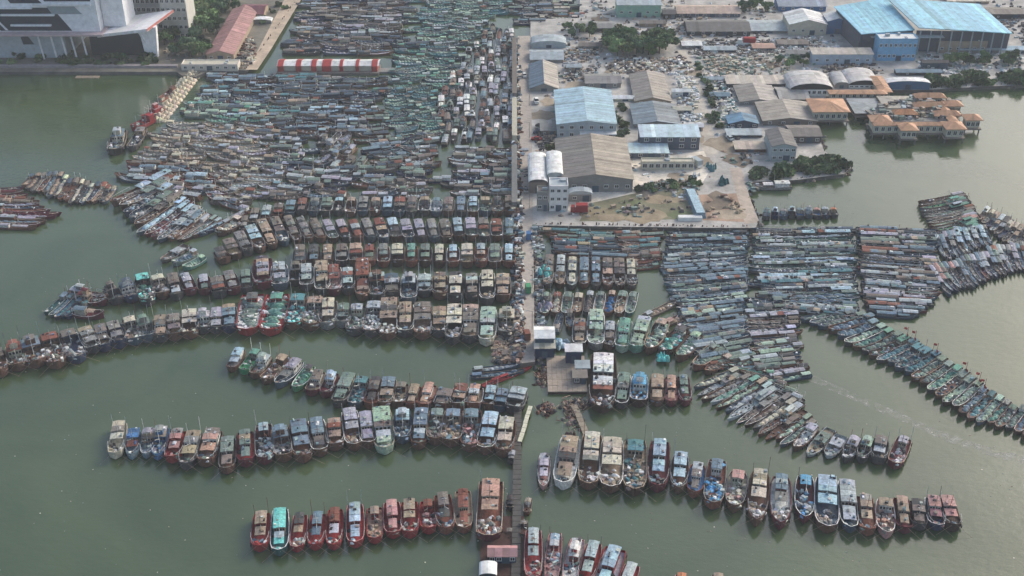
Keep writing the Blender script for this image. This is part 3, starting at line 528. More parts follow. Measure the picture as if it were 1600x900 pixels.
rowdef('L4', 'maroon raft at frame edge', ('near end', 'far end'))
rowgen('L4', [(50, 361), (92, 338), (60, 318), (30, 296)], [(-30, 352), (-20, 330), (-30, 312), (-40, 292)], 14, ['maroon', 'brown', 'slate'], ['rust', 'blue-grey', 'brown-grey', 'maroon', 'lilac'], ['rust', 'slate', 'tan'], ['T', 'D', 'B'], 53, 'full', 1.5, 1.12, 1.6)
rowdef('L5', 'raft behind the maroon raft', ('left end', 'right end'))
rowgen('L5', [(30, 296), (70, 310), (110, 322), (168, 320)], [(48, 272), (90, 268), (130, 282), (186, 288)], 16, ['slate', 'brown', 'charcoal'], ['blue-grey', 'tan', 'brown-grey', 'slate', 'cream'], ['tan', 'slate'], ['T', 'D'], 54, 'full', 1.5, 1.12, 1.6)
rowdef('L6', 'ragged fan below the breakwater', ('left end', 'right end'))
rowgen('L6', [(176, 318), (205, 358), (212, 372), (250, 380), (275, 384), (320, 368), (358, 346)], [(262, 268), (285, 308), (312, 322), (335, 338), (352, 345), (372, 336), (388, 326)], 18, ['slate', 'maroon', 'brown', 'dark brown', 'navy'], ['lilac', 'brown-grey', 'blue-grey', 'silver', 'green-grey', 'rust', 'pale blue'], ['brown-grey', 'silver', 'slate'], ['T', 'D', 'E'], 55, 'full', 1.5, 1.12, 1.8)
FL = 'FILL'
ROWS[FL] = ('the packed upper left basin', ('left', 'right'))
BL = ['slate', 'charcoal', 'brown', 'navy', 'brown-grey']
fillreg(FL, [(455, 22), (478, -8), (650, -8), (640, 88), (432, 88)], 0, 20.2, 3.59, BL, ['lilac', 'brown-grey', 'grey', 'blue-grey', 'slate', 'slate', 'silver', 'charcoal'], ['grey', 'lilac', 'slate'], ['B', 'T', 'T', 'E'], 61)
fillreg(FL, [(650, -8), (790, -8), (765, 40), (725, 95), (700, 140), (600, 125), (640, 88)], 4, 16.8, 3.43, ['green-grey', 'slate', 'teal'], ['sea green', 'sea green', 'pale green', 'teal', 'green-grey', 'silver'], ['sea green', 'pale green', 'teal'], ['T', 'T', 'T', 'D'], 62, 9)
fillreg(FL, [(600, 126), (700, 142), (690, 215), (640, 250), (600, 212)], 12, 12, 3.0, ['teal', 'slate', 'green-grey'], ['sea green', 'teal', 'pale green', 'green-grey'], ['sea green', 'teal'], ['T', 'T', 'D'], 75, 12)
fillreg(FL, [(322, 118), (600, 124), (600, 212), (430, 212), (300, 150)], 0, 17.6, 3.35, BL, ['blue-grey', 'slate', 'green-grey', 'blue-grey', 'blue-grey', 'slate', 'teal', 'pale blue'], ['slate', 'blue-grey', 'silver'], ['B', 'D', 'T', 'B'], 63, 4)
fillreg(FL, [(300, 150), (430, 172), (430, 196), (265, 188)], -3, 13.4, 3.9, ['green-grey', 'slate'], ['pale green', 'sea green', 'green-grey'], ['pale green', 'grey'], ['T', 'B'], 64, 5)
fillreg(FL, [(262, 190), (430, 200), (440, 312), (385, 325), (345, 322), (300, 262), (205, 250), (225, 215)], -9, 16.8, 3.35, ['brown-grey', 'tan', 'grey'], ['tan', 'cream', 'silver', 'grey', 'cream', 'lilac'], ['tan', 'cream', 'cream', 'silver'], ['T', 'T', 'D'], 65, 8)
fillreg(FL, [(195, 255), (292, 264), (340, 318), (290, 312), (250, 285), (182, 290)], -12, 15.1, 3.59, ['slate', 'maroon', 'brown'], ['silver', 'pale blue', 'blue-grey', 'lilac', 'brown-grey', 'brown'], ['slate', 'silver'], ['E', 'D', 'B'], 66, 8)
fillreg(FL, [(150, 296), (182, 292), (262, 262), (285, 300), (240, 330), (200, 345), (178, 318)], 14, 14, 3.6, ['slate', 'brown', 'navy'], ['blue-grey', 'slate', 'lilac', 'brown-grey', 'pale blue'], ['slate', 'silver'], ['T', 'D', 'E'], 80, 8) if False else None
fillreg(FL, [(262, 256), (305, 262), (392, 330), (350, 338), (312, 312)], -20, 14, 3.6, ['slate', 'maroon', 'brown'], ['brown-grey', 'lilac', 'rust', 'blue-grey', 'silver'], ['slate', 'tan'], ['T', 'D', 'B'], 81, 8)
F6 = (BL, ['blue-grey', 'brown-grey', 'lilac', 'green-grey', 'slate', 'brown-grey', 'green-grey', 'silver'], ['slate', 'brown-grey', 'silver'], ['B', 'D', 'T', 'A'])
fillreg(FL, [(430, 212), (480, 211), (505, 268), (560, 300), (480, 313), (436, 316)], -9, 15, 3.4, *F6, 67, 8)
fillreg(FL, [(480, 211), (545, 210), (565, 262), (505, 268)], 72, 11, 3.6, *F6, 76, 7)
fillreg(FL, [(545, 210), (690, 212), (690, 262), (565, 266)], 11, 15, 3.4, *F6, 77, 9)
fillreg(FL, [(505, 268), (690, 262), (690, 308), (560, 310), (556, 300)], -2, 15, 3.4, *F6, 78, 8)
fillreg(FL, [(770, 45), (804, 45), (806, 232), (690, 232), (690, 150), (725, 95)], 90, 12.6, 3.28, ['charcoal', 'slate', 'black'], ['silver', 'white', 'lilac', 'blue-grey', 'green-grey', 'brown-grey', 'brown'], ['silver', 'grey', 'charcoal'], ['A', 'E', 'C', 'B'], 68, 4)
fillreg(FL, [(690, 232), (806, 232), (806, 306), (690, 308)], 0, 15.1, 3.43, BL, ['blue-grey', 'green-grey', 'silver', 'brown-grey', 'lilac', 'brown-grey'], ['silver', 'slate'], ['B', 'D', 'A'], 69, 4)
fillreg(FL, [(792, -8), (902, -8), (902, 28), (804, 44)], 0, 16.8, 3.43, BL, ['green-grey', 'cream', 'grey', 'blue-grey'], ['grey', 'green-grey'], ['B', 'T'], 70, 4)

fillreg(FL, [(1156, 440), (1190, 446), (1238, 486), (1160, 486)], 0, 15, 3.4, BL, ['green-grey', 'slate', 'blue-grey'], ['slate', 'grey'], ['T', 'D'], 71, 6)
fillreg(FL, [(838, 402), (852, 402), (852, 500), (838, 500)], 0, 9, 3.2, BL, ['green-grey', 'slate', 'brown-grey', 'blue'], ['slate', 'grey'], ['D', 'D'], 72, 20)
fillreg(FL, [(868, 496), (930, 496), (920, 530), (880, 530)], 90, 10, 3.2, BL, ['green-grey', 'slate', 'brown-grey', 'pale blue'], ['slate', 'grey'], ['D', 'C'], 73, 12)
fillreg(FL, [(1000, 490), (1060, 480), (1110, 540), (1060, 520), (1010, 500)], 40, 14, 3.4, BL, ['pale green', 'sea green', 'tan', 'green-grey'], ['slate', 'grey'], ['T', 'D'], 74, 8)
# ---- build the 300 that show largest as things, the rest as one mass
ORD = ['first', 'second', 'third', 'fourth', 'fifth', 'sixth', 'seventh', 'eighth', 'ninth', 'tenth', 'eleventh', 'twelfth', 'thirteenth', 'fourteenth', 'fifteenth', 'sixteenth', 'seventeenth', 'eighteenth', 'nineteenth', 'twentieth', 'twenty-first', 'twenty-second', 'twenty-third']
NIND = 305
order = sorted(range(len(boats)), key=lambda i: -boats[i][0])
chosen = set(i for i in order[:NIND] if boats[i][1] != FL)
mass = MB(); nmass = 0
SPECIAL = {'R1b': 'brown barge with peach roof and rust deck moored at the jetty', 'S1': 'white-roofed boat alone on the water below the mangrove bushes'}
for i, (area, row, k, n, c, L, W, rz, style, hc, rc, dc, shape, low) in enumerate(boats):
    rng = random.Random(1000 + i)
    if i in chosen:
        ph, ends = ROWS[row]
        a = k + 1; b_ = n - k
        o_, e_ = (a, ends[0]) if a <= b_ else (b_, ends[1])
        lab = SPECIAL.get(row) or f"{hc} boat, {rc} roof, {'at' if o_ == 1 else ORD[o_ - 1] + ' from'} {e_} of {ph}"
        root = empty('fishing_boat', c, rz); tag(root, lab, 'boat', 'boats in ' + ph if row not in SPECIAL else None)
        done = {}
        if row == 'K5' and k in (8, 9, 12, 16, 18, 19, 24):
            fm_ = MB(); fm_.bar((0, -L * .42, .8), (0, -L * .42, 5.5), .07, C('rust')); fm_.box(.9, -L * .42, 4.0, 1.0, .07, .8, C((176, 70, 62)), .3); fm_.box(-.4, -L * .40, 2.2, 1.1, .07, .9, C((160, 72, 64)), -.5); fm_.build('flag', M_BOAT, root)
        if row in ('R1', 'R2', 'RA', 'RB', 'R3') and style != 'skiff':
            fm_ = MB(); zz = 2.6 * (W / 4.8); y_ = L * .46
            for sx_ in (-1, 1): fm_.bar((sx_ * .4, y_, zz), (sx_ * W * .9, y_ + 1.5, .05), .035, C('tan'), 3)
            fm_.build('mooring_rope', M_BOAT, root)['kind'] = 'stuff'
        for (nm, par, m) in make_boat(L, W, style, hc, rc, dc, rng, shape, low):
            o = m.build(nm, M_BOAT, done.get(par, root)); done[nm] = o
            if nm in ('fishing_gear', 'window', 'canopy_post', 'bow_rail', 'net_pile', 'pole'): o['kind'] = 'stuff'
    else:
        mx = Matrix.Translation(c) @ Matrix.Rotation(rz, 4, 'Z'); nmass += 1
        for (nm, par, m) in make_boat(L, W, style, hc, rc, dc, rng, shape, low, lite=True): mass.add(m, mx)
print('boats', len(boats), 'individual', len(chosen), 'mass', nmass, 'faces', len(mass.f))
tag(mass.build('moored_fleet', M_BOAT), 'dense mass of far fishing boats packed side by side in the harbour', 'boats', None, 'stuff')

#PART2
def streak():
    P = [(1236, 578), (1270, 592), (1330, 618), (1400, 648), (1470, 680), (1540, 704), (1625, 726)]; G = [at(along(P, i / 40)[0], along(P, i / 40)[1], .01) for i in range(41)]; m = MB(); rg = random.Random(8)
    for a, b_ in zip(G, G[1:]):
        n1 = Vector((0, 1, 0)); m.face([a - n1 * 2.2, b_ - n1 * 2.2, b_ + n1 * 2.2, a + n1 * 2.2], (.34, .34, .3))
    o = m.build('foam_streak', None); o.data.materials.clear(); mt = bpy.data.materials.new('foam'); mt.use_nodes = True; N = mt.node_tree.nodes; Lk = mt.node_tree.links
    b = N['Principled BSDF']; b.inputs['Base Color'].default_value = (.42, .42, .37, 1); b.inputs['Roughness'].default_value = .6
    g = N.new('ShaderNodeNewGeometry'); t = N.new('ShaderNodeTexNoise'); t.inputs['Scale'].default_value = .45; t.inputs['Detail'].default_value = 6; Lk.new(g.outputs['Position'], t.inputs['Vector'])
    r_ = N.new('ShaderNodeMapRange'); r_.inputs[1].default_value = .4; r_.inputs[2].default_value = .75; r_.inputs[4].default_value = .7; Lk.new(t.outputs[0], r_.inputs[0]); Lk.new(r_.outputs[0], b.inputs['Alpha'])
    o.data.materials.append(mt); o['kind'] = 'stuff'
    m = MB()
    for i in range(260):
        q = at(rg.uniform(820, 1600), rg.uniform(640, 900), .02) if i % 2 else at(rg.uniform(0, 800), rg.uniform(420, 900), .02)
        m.box(q.x, q.y, -.05, rg.uniform(.12, .36), rg.uniform(.12, .36), .1, jit(C(rg.choice(['grey', 'cream', 'tan', 'green-grey', 'brown'])), rg, .2), rg.uniform(0, 3))
    m.build('floating_litter', M_BOAT)['kind'] = 'stuff'
streak()
# ---------------------------------------------------------------- buildings
def cuboid_face_y(m, x, y, z, sx, sz, c, t=.08): m.box(x, y, z, sx, t, sz, c)
WIN_CACHE = {}
def win_mesh(wd, ht, fc):
    key = (round(wd, 2), round(ht, 2), fc)
    if key not in WIN_CACHE:
        f = MB(); g = MB(); cf = C(fc); t = .12
        for (x, z, sx, sz) in ((0, 0, wd + .2, t), (0, ht - t, wd + .2, t), (-wd / 2, t, t, ht - 2 * t), (wd / 2, t, t, ht - 2 * t), (0, t, t * .7, ht - 2 * t)): f.box(x, -.05, z, sx, .14, sz, cf)
        g.box(0, 0, t, wd, .06, ht - 2 * t, (.03, .04, .05))
        WIN_CACHE[key] = (f.mesh('window', M_WALL), g.mesh('pane', M_GLASS))
    return WIN_CACHE[key]
def put(name, me, parent, loc, rz=0.0):
    o = bpy.data.objects.new(name, me); col.objects.link(o); o.parent = parent; o.location = loc; o.rotation_euler.z = rz; return o
def sheets(m, p0, p1, p2, p3, c, rng, step=1.6, th=.18):
    """a sloped roof plane p0-p1 (eave) to p3-p2 (ridge) laid as overlapping sheets with seams"""
    p0, p1, p2, p3 = map(Vector, (p0, p1, p2, p3)); n = max(1, int((p1 - p0).length / step))
    for i in range(n):
        a, b_ = i / n, (i + 1) / n; up = .05 * (i % 2); cc = jit(c, rng, .09); z_ = rng.random(); cc = tuple(v * .7 for v in cc) if z_ < .05 else tuple(min(.8, v * 1.3) for v in cc) if z_ > .95 else cc
        q = [p0.lerp(p1, a), p0.lerp(p1, b_), p3.lerp(p2, b_), p3.lerp(p2, a)]
        q = [v + Vector((0, 0, up)) for v in q]; m.face(q, cc)
        lo = [v - Vector((0, 0, th)) for v in q]; m.face(lo[::-1], cc)
        m.face([lo[0], lo[1], q[1], q[0]], cc); m.face([lo[2], lo[3], q[3], q[2]], cc)
        m.face([lo[1], lo[2], q[2], q[1]], cc); m.face([lo[3], lo[0], q[0], q[3]], cc)
HN = [0]
def house(name, label, cat, x1, x2, yb, ye, yk, roof='gd', rh=1.5, wall='grey', rc='grey', rc2=None, rows=1, cols=3, ww=1.4, wh=1.3, door=True, group=None, z0=None, fcol='white', oh=.4, wcut=None, step=1.6, par=None):
    HN[0] += 1; rng = random.Random(500 + HN[0]); z0 = LZ if z0 is None else z0
    A = at(x1, yb, z0); B = at(x2, yb, z0); ht = height_for((x1 + x2) / 2, yb, ye, z0); Wd = B.x - A.x
    dep = max(3.0, at((x1 + x2) / 2, yk, z0 + ht + (rh if roof in ('gw', 'vault') else 0)).y - A.y)
    root = empty(name, ((A.x + B.x) / 2, A.y, z0)); tag(root, label, cat, group); wc = jit(C(wall), rng, .05); c1 = C(rc); c2 = C(rc2) if rc2 else jit(c1, rng, .08); w2 = Wd / 2
    m = MB(); h = ht
    def quad(*p): m.face(p, wc)
    quad((-w2, 0, -.5), (w2, 0, -.5), (w2, 0, h), (-w2, 0, h)); quad((w2, dep, -.5), (-w2, dep, -.5), (-w2, dep, h), (w2, dep, h))
    quad((-w2, dep, -.5), (-w2, 0, -.5), (-w2, 0, h), (-w2, dep, h)); quad((w2, 0, -.5), (w2, dep, -.5), (w2, dep, h), (w2, 0, h))
    r = MB()
    if roof == 'gd':
        m.face([(-w2, 0, h), (w2, 0, h), (0, 0, h + rh)], wc); m.face([(w2, dep, h), (-w2, dep, h), (0, dep, h + rh)], wc)
        e = oh * rh / w2
        sheets(r, (-w2 - oh, dep + oh, h - e + .15), (-w2 - oh, -oh, h - e + .15), (0, -oh, h + rh + .15), (0, dep + oh, h + rh + .15), c1, rng, step)
        sheets(r, (w2 + oh, -oh, h - e + .15), (w2 + oh, dep + oh, h - e + .15), (0, dep + oh, h + rh + .15), (0, -oh, h + rh + .15), c2, rng, step)
    elif roof == 'gw':
        d2 = dep / 2; e = oh * rh / d2
        for s in (-1, 1): m.face([(s * w2, 0, h), (s * w2, dep, h), (s * w2, d2, h + rh)][::s], wc)
        sheets(r, (-w2 - oh, -oh, h - e + .15), (w2 + oh, -oh, h - e + .15), (w2 + oh, d2, h + rh + .15), (-w2 - oh, d2, h + rh + .15), c1, rng, step)
        sheets(r, (w2 + oh, dep + oh, h - e + .15), (-w2 - oh, dep + oh, h - e + .15), (-w2 - oh, d2, h + rh + .15), (w2 + oh, d2, h + rh + .15), c2, rng, step)
    elif roof == 'vault':
        n = 10; pts = [(-math.cos(math.pi * i / n) * (w2 + oh), h + rh * math.sin(math.pi * i / n)) for i in range(n + 1)]
        for i in range(n):
            a, d = pts[i], pts[i + 1]
            sheets(r, (a[0], dep + oh, a[1] + .12), (a[0], -oh, a[1] + .12), (d[0], -oh, d[1] + .12), (d[0], dep + oh, d[1] + .12), c1, rng, 2.4)
        m.face([(p[0] * w2 / (w2 + oh), 0, p[1]) for p in pts], jit(C(wcut or wall), rng, .05)) if True else 0
        m.face([(p[0] * w2 / (w2 + oh), dep, p[1]) for p in pts][::-1], wc)
    elif roof == 'shed':
        m.face([(-w2, dep, h), (w2, dep, h), (w2, dep, h + rh), (-w2, dep, h + rh)][::-1], wc)
        for s in (-1, 1): m.face([(s * w2, 0, h), (s * w2, dep, h), (s * w2, dep, h + rh)][::s], wc)
        sheets(r, (-w2 - oh, -oh, h + .15), (w2 + oh, -oh, h + .15), (w2 + oh, dep + oh, h + rh + .15), (-w2 - oh, dep + oh, h + rh + .15), c1, rng, step)
    else:
        m.box(0, dep / 2, h, Wd - .1, dep - .1, .1, c1)
        for (x, y, sx, sy) in ((0, .15, Wd, .3), (0, dep - .15, Wd, .3), (-w2 + .15, dep / 2, .3, dep - .6), (w2 - .15, dep / 2, .3, dep - .6)): r.box(x, y, h, sx, sy, .5, jit(wc, rng))
        for i in range(int(Wd * dep / 60) + 1): r.box(rng.uniform(-w2 * .7, w2 * .7), rng.uniform(1, dep - 1), h + .1, rng.uniform(.8, 2), rng.uniform(.8, 2), rng.uniform(.5, 1.2), jit(C('silver'), rng))
    m.build('wall', M_WALL, root)
    if r.f: r.build('roof' if roof != 'flat' else 'parapet', M_ROOF, root)
    if cols:
        fm, gm = win_mesh(min(ww, Wd / cols * .7), min(wh, h / rows * .55), fcol)
        for i in range(rows):
            for j in range(cols):
                x = lerp(-w2, w2, (j + .5) / cols); z = h * (i + .32) / rows
                if door and i == 0 and j == cols // 2: continue
                put('pane', gm, put('window', fm, root, (x, -.06, z)), (0, 0, 0))
    if door:
        j = cols // 2 if cols else 0; x = lerp(-w2, w2, (j + .5) / cols) if cols else 0; hh = min(2.6, h * .7 / (rows if rows > 1 else 1) + .4)
        d = MB(); d.box(0, 0, 0, min(2.6, Wd * .3), .12, hh, jit(C('slate'), rng)); d.build('door', M_WALL, root, (x, -.07, 0))
    return root
HG = None
h1 = house('workshop', 'large house with pale blue sheet roof and row of upper windows beside the pier', 'house', 870, 962, 216, 194, 141, 'gd', 1.6, 'silver', 'pale blue', None, 2, 6, 1.6, 1.5, step=1.2)
aw = MB(); Aw = at(905, 214, LZ); Bw = at(962, 214, LZ); aw.box((Aw.x + Bw.x) / 2 - h1.location.x, -1.6, 3.0, Bw.x - Aw.x, 3.0, .25, C('white'), 0, 1, 1, None, (0, .4)); aw.build('awning', M_ROOF, h1)
house('grey_warehouse', 'big warehouse with two-tone grey and tan roof in front of the blue-roofed house', 'warehouse', 872, 988, 300, 280, 217, 'gd', 2.2, 'grey', (124, 120, 114), (160, 150, 134), 1, 7, 1.6, 1.4, step=1.5)
house('arched_store', 'left of two white arched roofs beside the pier road', 'shed', 827, 854, 302, 285, 238, 'vault', 1.4, 'brown-grey', 'white', None, 1, 0, wcut='charcoal')
house('arched_store', 'right of two white arched roofs, touching the grey warehouse', 'shed', 856, 878, 296, 273, 236, 'vault', 1.1, 'silver', 'white', None, 1, 0, wcut='silver')
house('tall_block', 'narrow white flat-roofed block with barred windows below the arched roofs', 'house', 858, 887, 330, 292, 279, 'flat', 1, 'white', 'silver', None, 3, 3, 1.3, 1.4)
house('grey_annex', 'narrow grey annex squeezed between pier road and white block', 'house', 839, 856, 330, 301, 292, 'flat', 1, 'grey', 'brown-grey', None, 2, 2)
house('round_hut', 'small hut with silver barrel roof in front of the grey warehouse', 'shed', 889, 924, 315, 304, 295, 'vault', 1.6, 'grey', 'silver', None, 1, 2, wcut='silver')
house('pier_shed', 'shed with half blue-grey and half tan roof beside the pier', 'shed', 828, 872, 143, 138, 101, 'gd', 2.4, 'grey', (104, 122, 136), (168, 160, 148), 1, 0, step=1.3)
house('low_shed', 'low shed with grey roof directly behind the half-blue pier shed', 'shed', 829, 880, 98, 93, 74, 'gw', 1.4, 'grey', 'silver', None, 1, 0)
house('low_shed', 'low shed with curved white-grey roof near the upper end of pier', 'shed', 831, 884, 75, 70, 54, 'vault', 2, 'silver', 'silver', None, 1, 0)
house('back_house', 'dark grey roofed house behind the blue-roofed house', 'house', 915, 970, 137, 130, 112, 'gw', 1.2, 'grey', (138, 136, 132), None, 1, 3)
house('long_house', 'long house with brown-grey roof running back beside the rubble', 'house', 992, 1048, 163, 158, 116, 'gd', 1.8, 'tan', (142, 136, 128), (160, 152, 140), 1, 3)
house('weathered_house', 'house with stained blue-grey roof before the long brown-grey house', 'house', 991, 1062, 200, 194, 163, 'gd', 1.5, 'grey', (118, 132, 140), (128, 136, 138), 1, 3)
house('modern_house', 'two storey house with pale blue flat roof and dark glazed front', 'house', 1000, 1092, 234, 214, 198, 'shed', .8, (84, 92, 104), (186, 204, 210), None, 2, 5, 1.8, 1.6)
house('lean_to', 'low pale roofed annex with dark glass left of the modern house', 'house', 974, 1044, 247, 239, 226, 'shed', .5, (92, 104, 118), (188, 208, 208), None, 1, 4)
house('arcade', 'cream open arcade facing the pale sand yard', 'house', 1002, 1084, 266, 254, 248, 'flat', 1, 'cream', 'cream', None, 1, 8, 2.0, 2.0, False)
house('long_roof_shed', 'long narrow shed with flat tan roof above the harbour sheds', 'shed', 1136, 1234, 136, 131, 119, 'shed', .3, 'charcoal', (182, 172, 158), None, 1, 0)
house('panel_shed', 'grey roofed shed with one white panel among harbour sheds', 'shed', 1156, 1216, 164, 159, 134, 'gd', 1.3, 'grey', (140, 134, 126), (168, 160, 150), 1, 3)
house('harbour_shed', 'broad shed with pale brown-grey roof at the basin edge', 'shed', 1192, 1276, 196, 189, 160, 'gd', 1.5, 'brown-grey', (158, 150, 138), (168, 160, 148), 1, 4)
house('harbour_shed', 'shed with rough grey roof behind the broad pale harbour shed', 'shed', 1218, 1264, 160, 155, 132, 'gw', 1.4, 'grey', (160, 156, 148), None, 1, 0)
house('quay_house', 'dark walled quay house with brown-grey roof right at the basin edge', 'house', 1234, 1282, 224, 213, 192, 'gw', 1.2, (88, 86, 86), (118, 112, 106), None, 1, 4)
house('shore_house', 'dark grey roofed house with pale walls above the mangrove bushes', 'house', 1204, 1242, 252, 229, 204, 'gd', 1.3, 'silver', (112, 110, 106), None, 2, 4)
house('vaulted_hall', 'left vaulted hall with silver roof and dark arched front near orange pavilions', 'hall', 1234, 1300, 150, 140, 110, 'vault', 3, 'white', (196, 192, 186), None, 1, 8, 1.5, 1.6, False, wcut='black')
house('vaulted_hall', 'right vaulted hall with silver roof and dark arched front near orange pavilions', 'hall', 1326, 1374, 138, 133, 106, 'vault', 2.4, 'white', (196, 192, 186), None, 1, 6, 1.5, 1.6, False, wcut='black')
house('vaulted_annex', 'grey half vault joined to the left side of the right vaulted hall', 'hall', 1304, 1325, 138, 133, 112, 'vault', 1.6, 'grey', (168, 168, 166), None, 1, 0)
house('blue_roof_hut', 'small hut with dull blue roof left of the harbour sheds', 'shed', 1138, 1184, 200, 193, 181, 'gd', 1.6, (70, 78, 90), (110, 148, 172), (96, 130, 152), 1, 4)
house('beam_shed', 'low dark shed with white roof strip below the dull blue-roofed hut', 'shed', 1136, 1190, 215, 211, 203, 'shed', .4, 'charcoal', 'silver', None, 1, 0)
house('tan_shed', 'flat tan roofed shed at the head of the yard road', 'shed', 1149, 1196, 238, 233, 223, 'shed', .4, 'brown', (190, 176, 158), None, 1, 0)
house('green_warehouse', 'pale green warehouse with white roof at the top of the pier road', 'warehouse', 964, 1032, 27, 8, -8, 'gw', 1, (140, 176, 158), 'silver', None, 1, 5)
house('dark_roof_factory', 'wide dark grey roofed factory behind the rubble lots', 'factory', 1074, 1172, 56, 49, 26, 'gw', 2, 'charcoal', (110, 108, 104), None, 1, 6)
house('tan_factory', 'tan roofed factory behind the wide dark grey roof', 'factory', 1058, 1156, 27, 21, 4, 'gw', 1.6, (100, 104, 112), (190, 168, 150), None, 1, 8)
house('sheet_roof_shed', 'shed with wavy silver sheet roof right of the dark factory', 'shed', 1174, 1232, 52, 48, 28, 'gw', 1.2, 'grey', 'silver', None, 1, 0)
ch = house('cream_depot', 'cream depot with white roof and blue end wall beside the blue shed', 'depot', 1232, 1290, 55, 38, 20, 'gd', 2.4, 'cream', 'white', None, 1, 4)
house('blue_end_hall', 'hall with blue front and white gable touching the big blue shed', 'hall', 1291, 1324, 53, 33, 22, 'gd', 1.6, 'blue', 'white', None, 1, 0, False)
house('pale_row_house', 'pale blue walled row house with long tan roof below the blue shed', 'house', 1268, 1362, 101, 85, 77, 'shed', .6, (164, 180, 194), (180, 172, 160), None, 1, 6)
house('office_block', 'sky blue office block with white parapet and window row under blue shed', 'office', 1369, 1429, 95, 62, 53, 'flat', 1, (116, 168, 200), 'white', None, 2, 8, 1.2, 1.6)
house('glass_annex', 'narrow pale glazed annex left of the sky blue office block', 'office', 1342, 1367, 80, 66, 60, 'flat', 1, (172, 190, 200), 'silver', None, 2, 4)
house('white_store', 'white long store with blue front at the water left of hedge', 'store', 1384, 1452, 140, 131, 121, 'vault', 1.4, (74, 108, 142), 'white', None, 1, 0, False)
house('tan_canteen', 'tan walled canteen under the right eave of the big blue shed', 'canteen', 1464, 1540, 83, 66, 56, 'flat', 1, 'tan', 'tan', None, 1, 6)
house('market_shed', 'far blue-grey roofed shed behind the cream depot', 'shed', 1216, 1290, 18, 10, -6, 'gw', 1.5, 'blue', (150, 158, 168), None, 1, 5)
house('quay_store', 'cream long store on the upper left edge of packed boats', 'store', 284, 372, 110, 102, 94, 'flat', 1, (206, 200, 186), 'cream', None, 1, 7)
house('red_roof_hall', 'long hall with faded red roof running up beside the dirt track', 'hall', 324, 366, 95, 85, 14, 'gd', 1.9, 'tan', (160, 120, 114), (168, 128, 122), 1, 3, step=1.2)
house('maroon_roof_house', 'maroon roofed house behind the long faded red roof', 'house', 375, 412, 30, 22, 2, 'gw', 1.8, 'tan', (116, 74, 80), None, 1, 3)
house('white_canopy', 'small white roofed shelter between red hall and dirt track', 'shed', 394, 424, 37, 33, 26, 'vault', 1, 'grey', 'white', None, 1, 0, False)
house('tall_tower', 'cream tower block with vertical ribs beside the white angular building', 'tower', 258, 298, 62, -60, -75, 'flat', 1, (196, 194, 186), 'grey', None, 9, 5, 1.6, 1.8)
house('tower_block', 'grey glazed tower block rising behind the white canopy', 'tower', 204, 256, 48, -70, -80, 'flat', 1, (170, 174, 176), 'grey', None, 9, 7, 2.2, 2.2)
# big blue shed: two low gables on dark walls
r1 = empty('blue_shed', at(1440, 82, LZ)); tag(r1, 'very large open shed with bright sky blue roof in two planes', 'shed'); rng = random.Random(77)
o0 = r1.location
def rel(x, y, z): p = at(x, y, LZ + z); p.z = z; return Vector((p.x - o0.x, p.y - o0.y, z))
BC = C((150, 202, 216))
mw = MB(); ml = MB(); mr_ = MB()
a, b_, c_, d_ = rel(1346, 53, 11), rel(1430, 46.5, 11), rel(1384, -4, 14), rel(1303, 10, 11)
sheets(ml, a, b_, c_, d_, BC, rng, 2.4, .4)
a2, b2, c2, d2 = rel(1436, 43, 13), rel(1582, 52, 11), rel(1530, 6, 13), rel(1386, -3, 16)
sheets(mr_, a2, b2, c2, d2, BC, rng, 2.4, .4)
ml.build('left_roof' if False else 'roof', M_ROOF, r1); mr_.build('roof', M_ROOF, r1)
def wallrun(m, p, q, z0, z1, c): m.face([(p.x, p.y, z0), (q.x, q.y, z0), (q.x, q.y, z1), (p.x, p.y, z1)], c)
ins = Vector((0, 2.5, 0))
for (p, q, zt) in ((a + ins, b_ + ins, 10.5), (a2 + ins, b2 + ins, 10.7), (d_ + Vector((1.5, 0, 0)), a + ins + Vector((1.5, 0, 0)), 10.5), (b2 + ins - Vector((2, 0, 0)), c2 - Vector((2, 0, 0)), 10.7)):
    wallrun(mw, p, q, -.5, zt, C((86, 92, 102)))
mw.build('wall', M_WALL, r1)
for i in range(9):
    p = a2.lerp(b2, (i + .3) / 9); mp = MB(); mp.box(0, 0, -.3, .5, .5, 11.3, C('silver')); mp.build('post', M_WALL, r1, (p.x, p.y + .7, 0))
gm_ = MB(); pa, pb = rel(1360, 54, 9), rel(1470, 50, 9); gm_.box((pa.x + pb.x) / 2, (pa.y + pb.y) / 2 - 2, 8.2, pb.x - pa.x, 5, .4, C('silver')); gm_.build('awning', M_ROOF, r1)
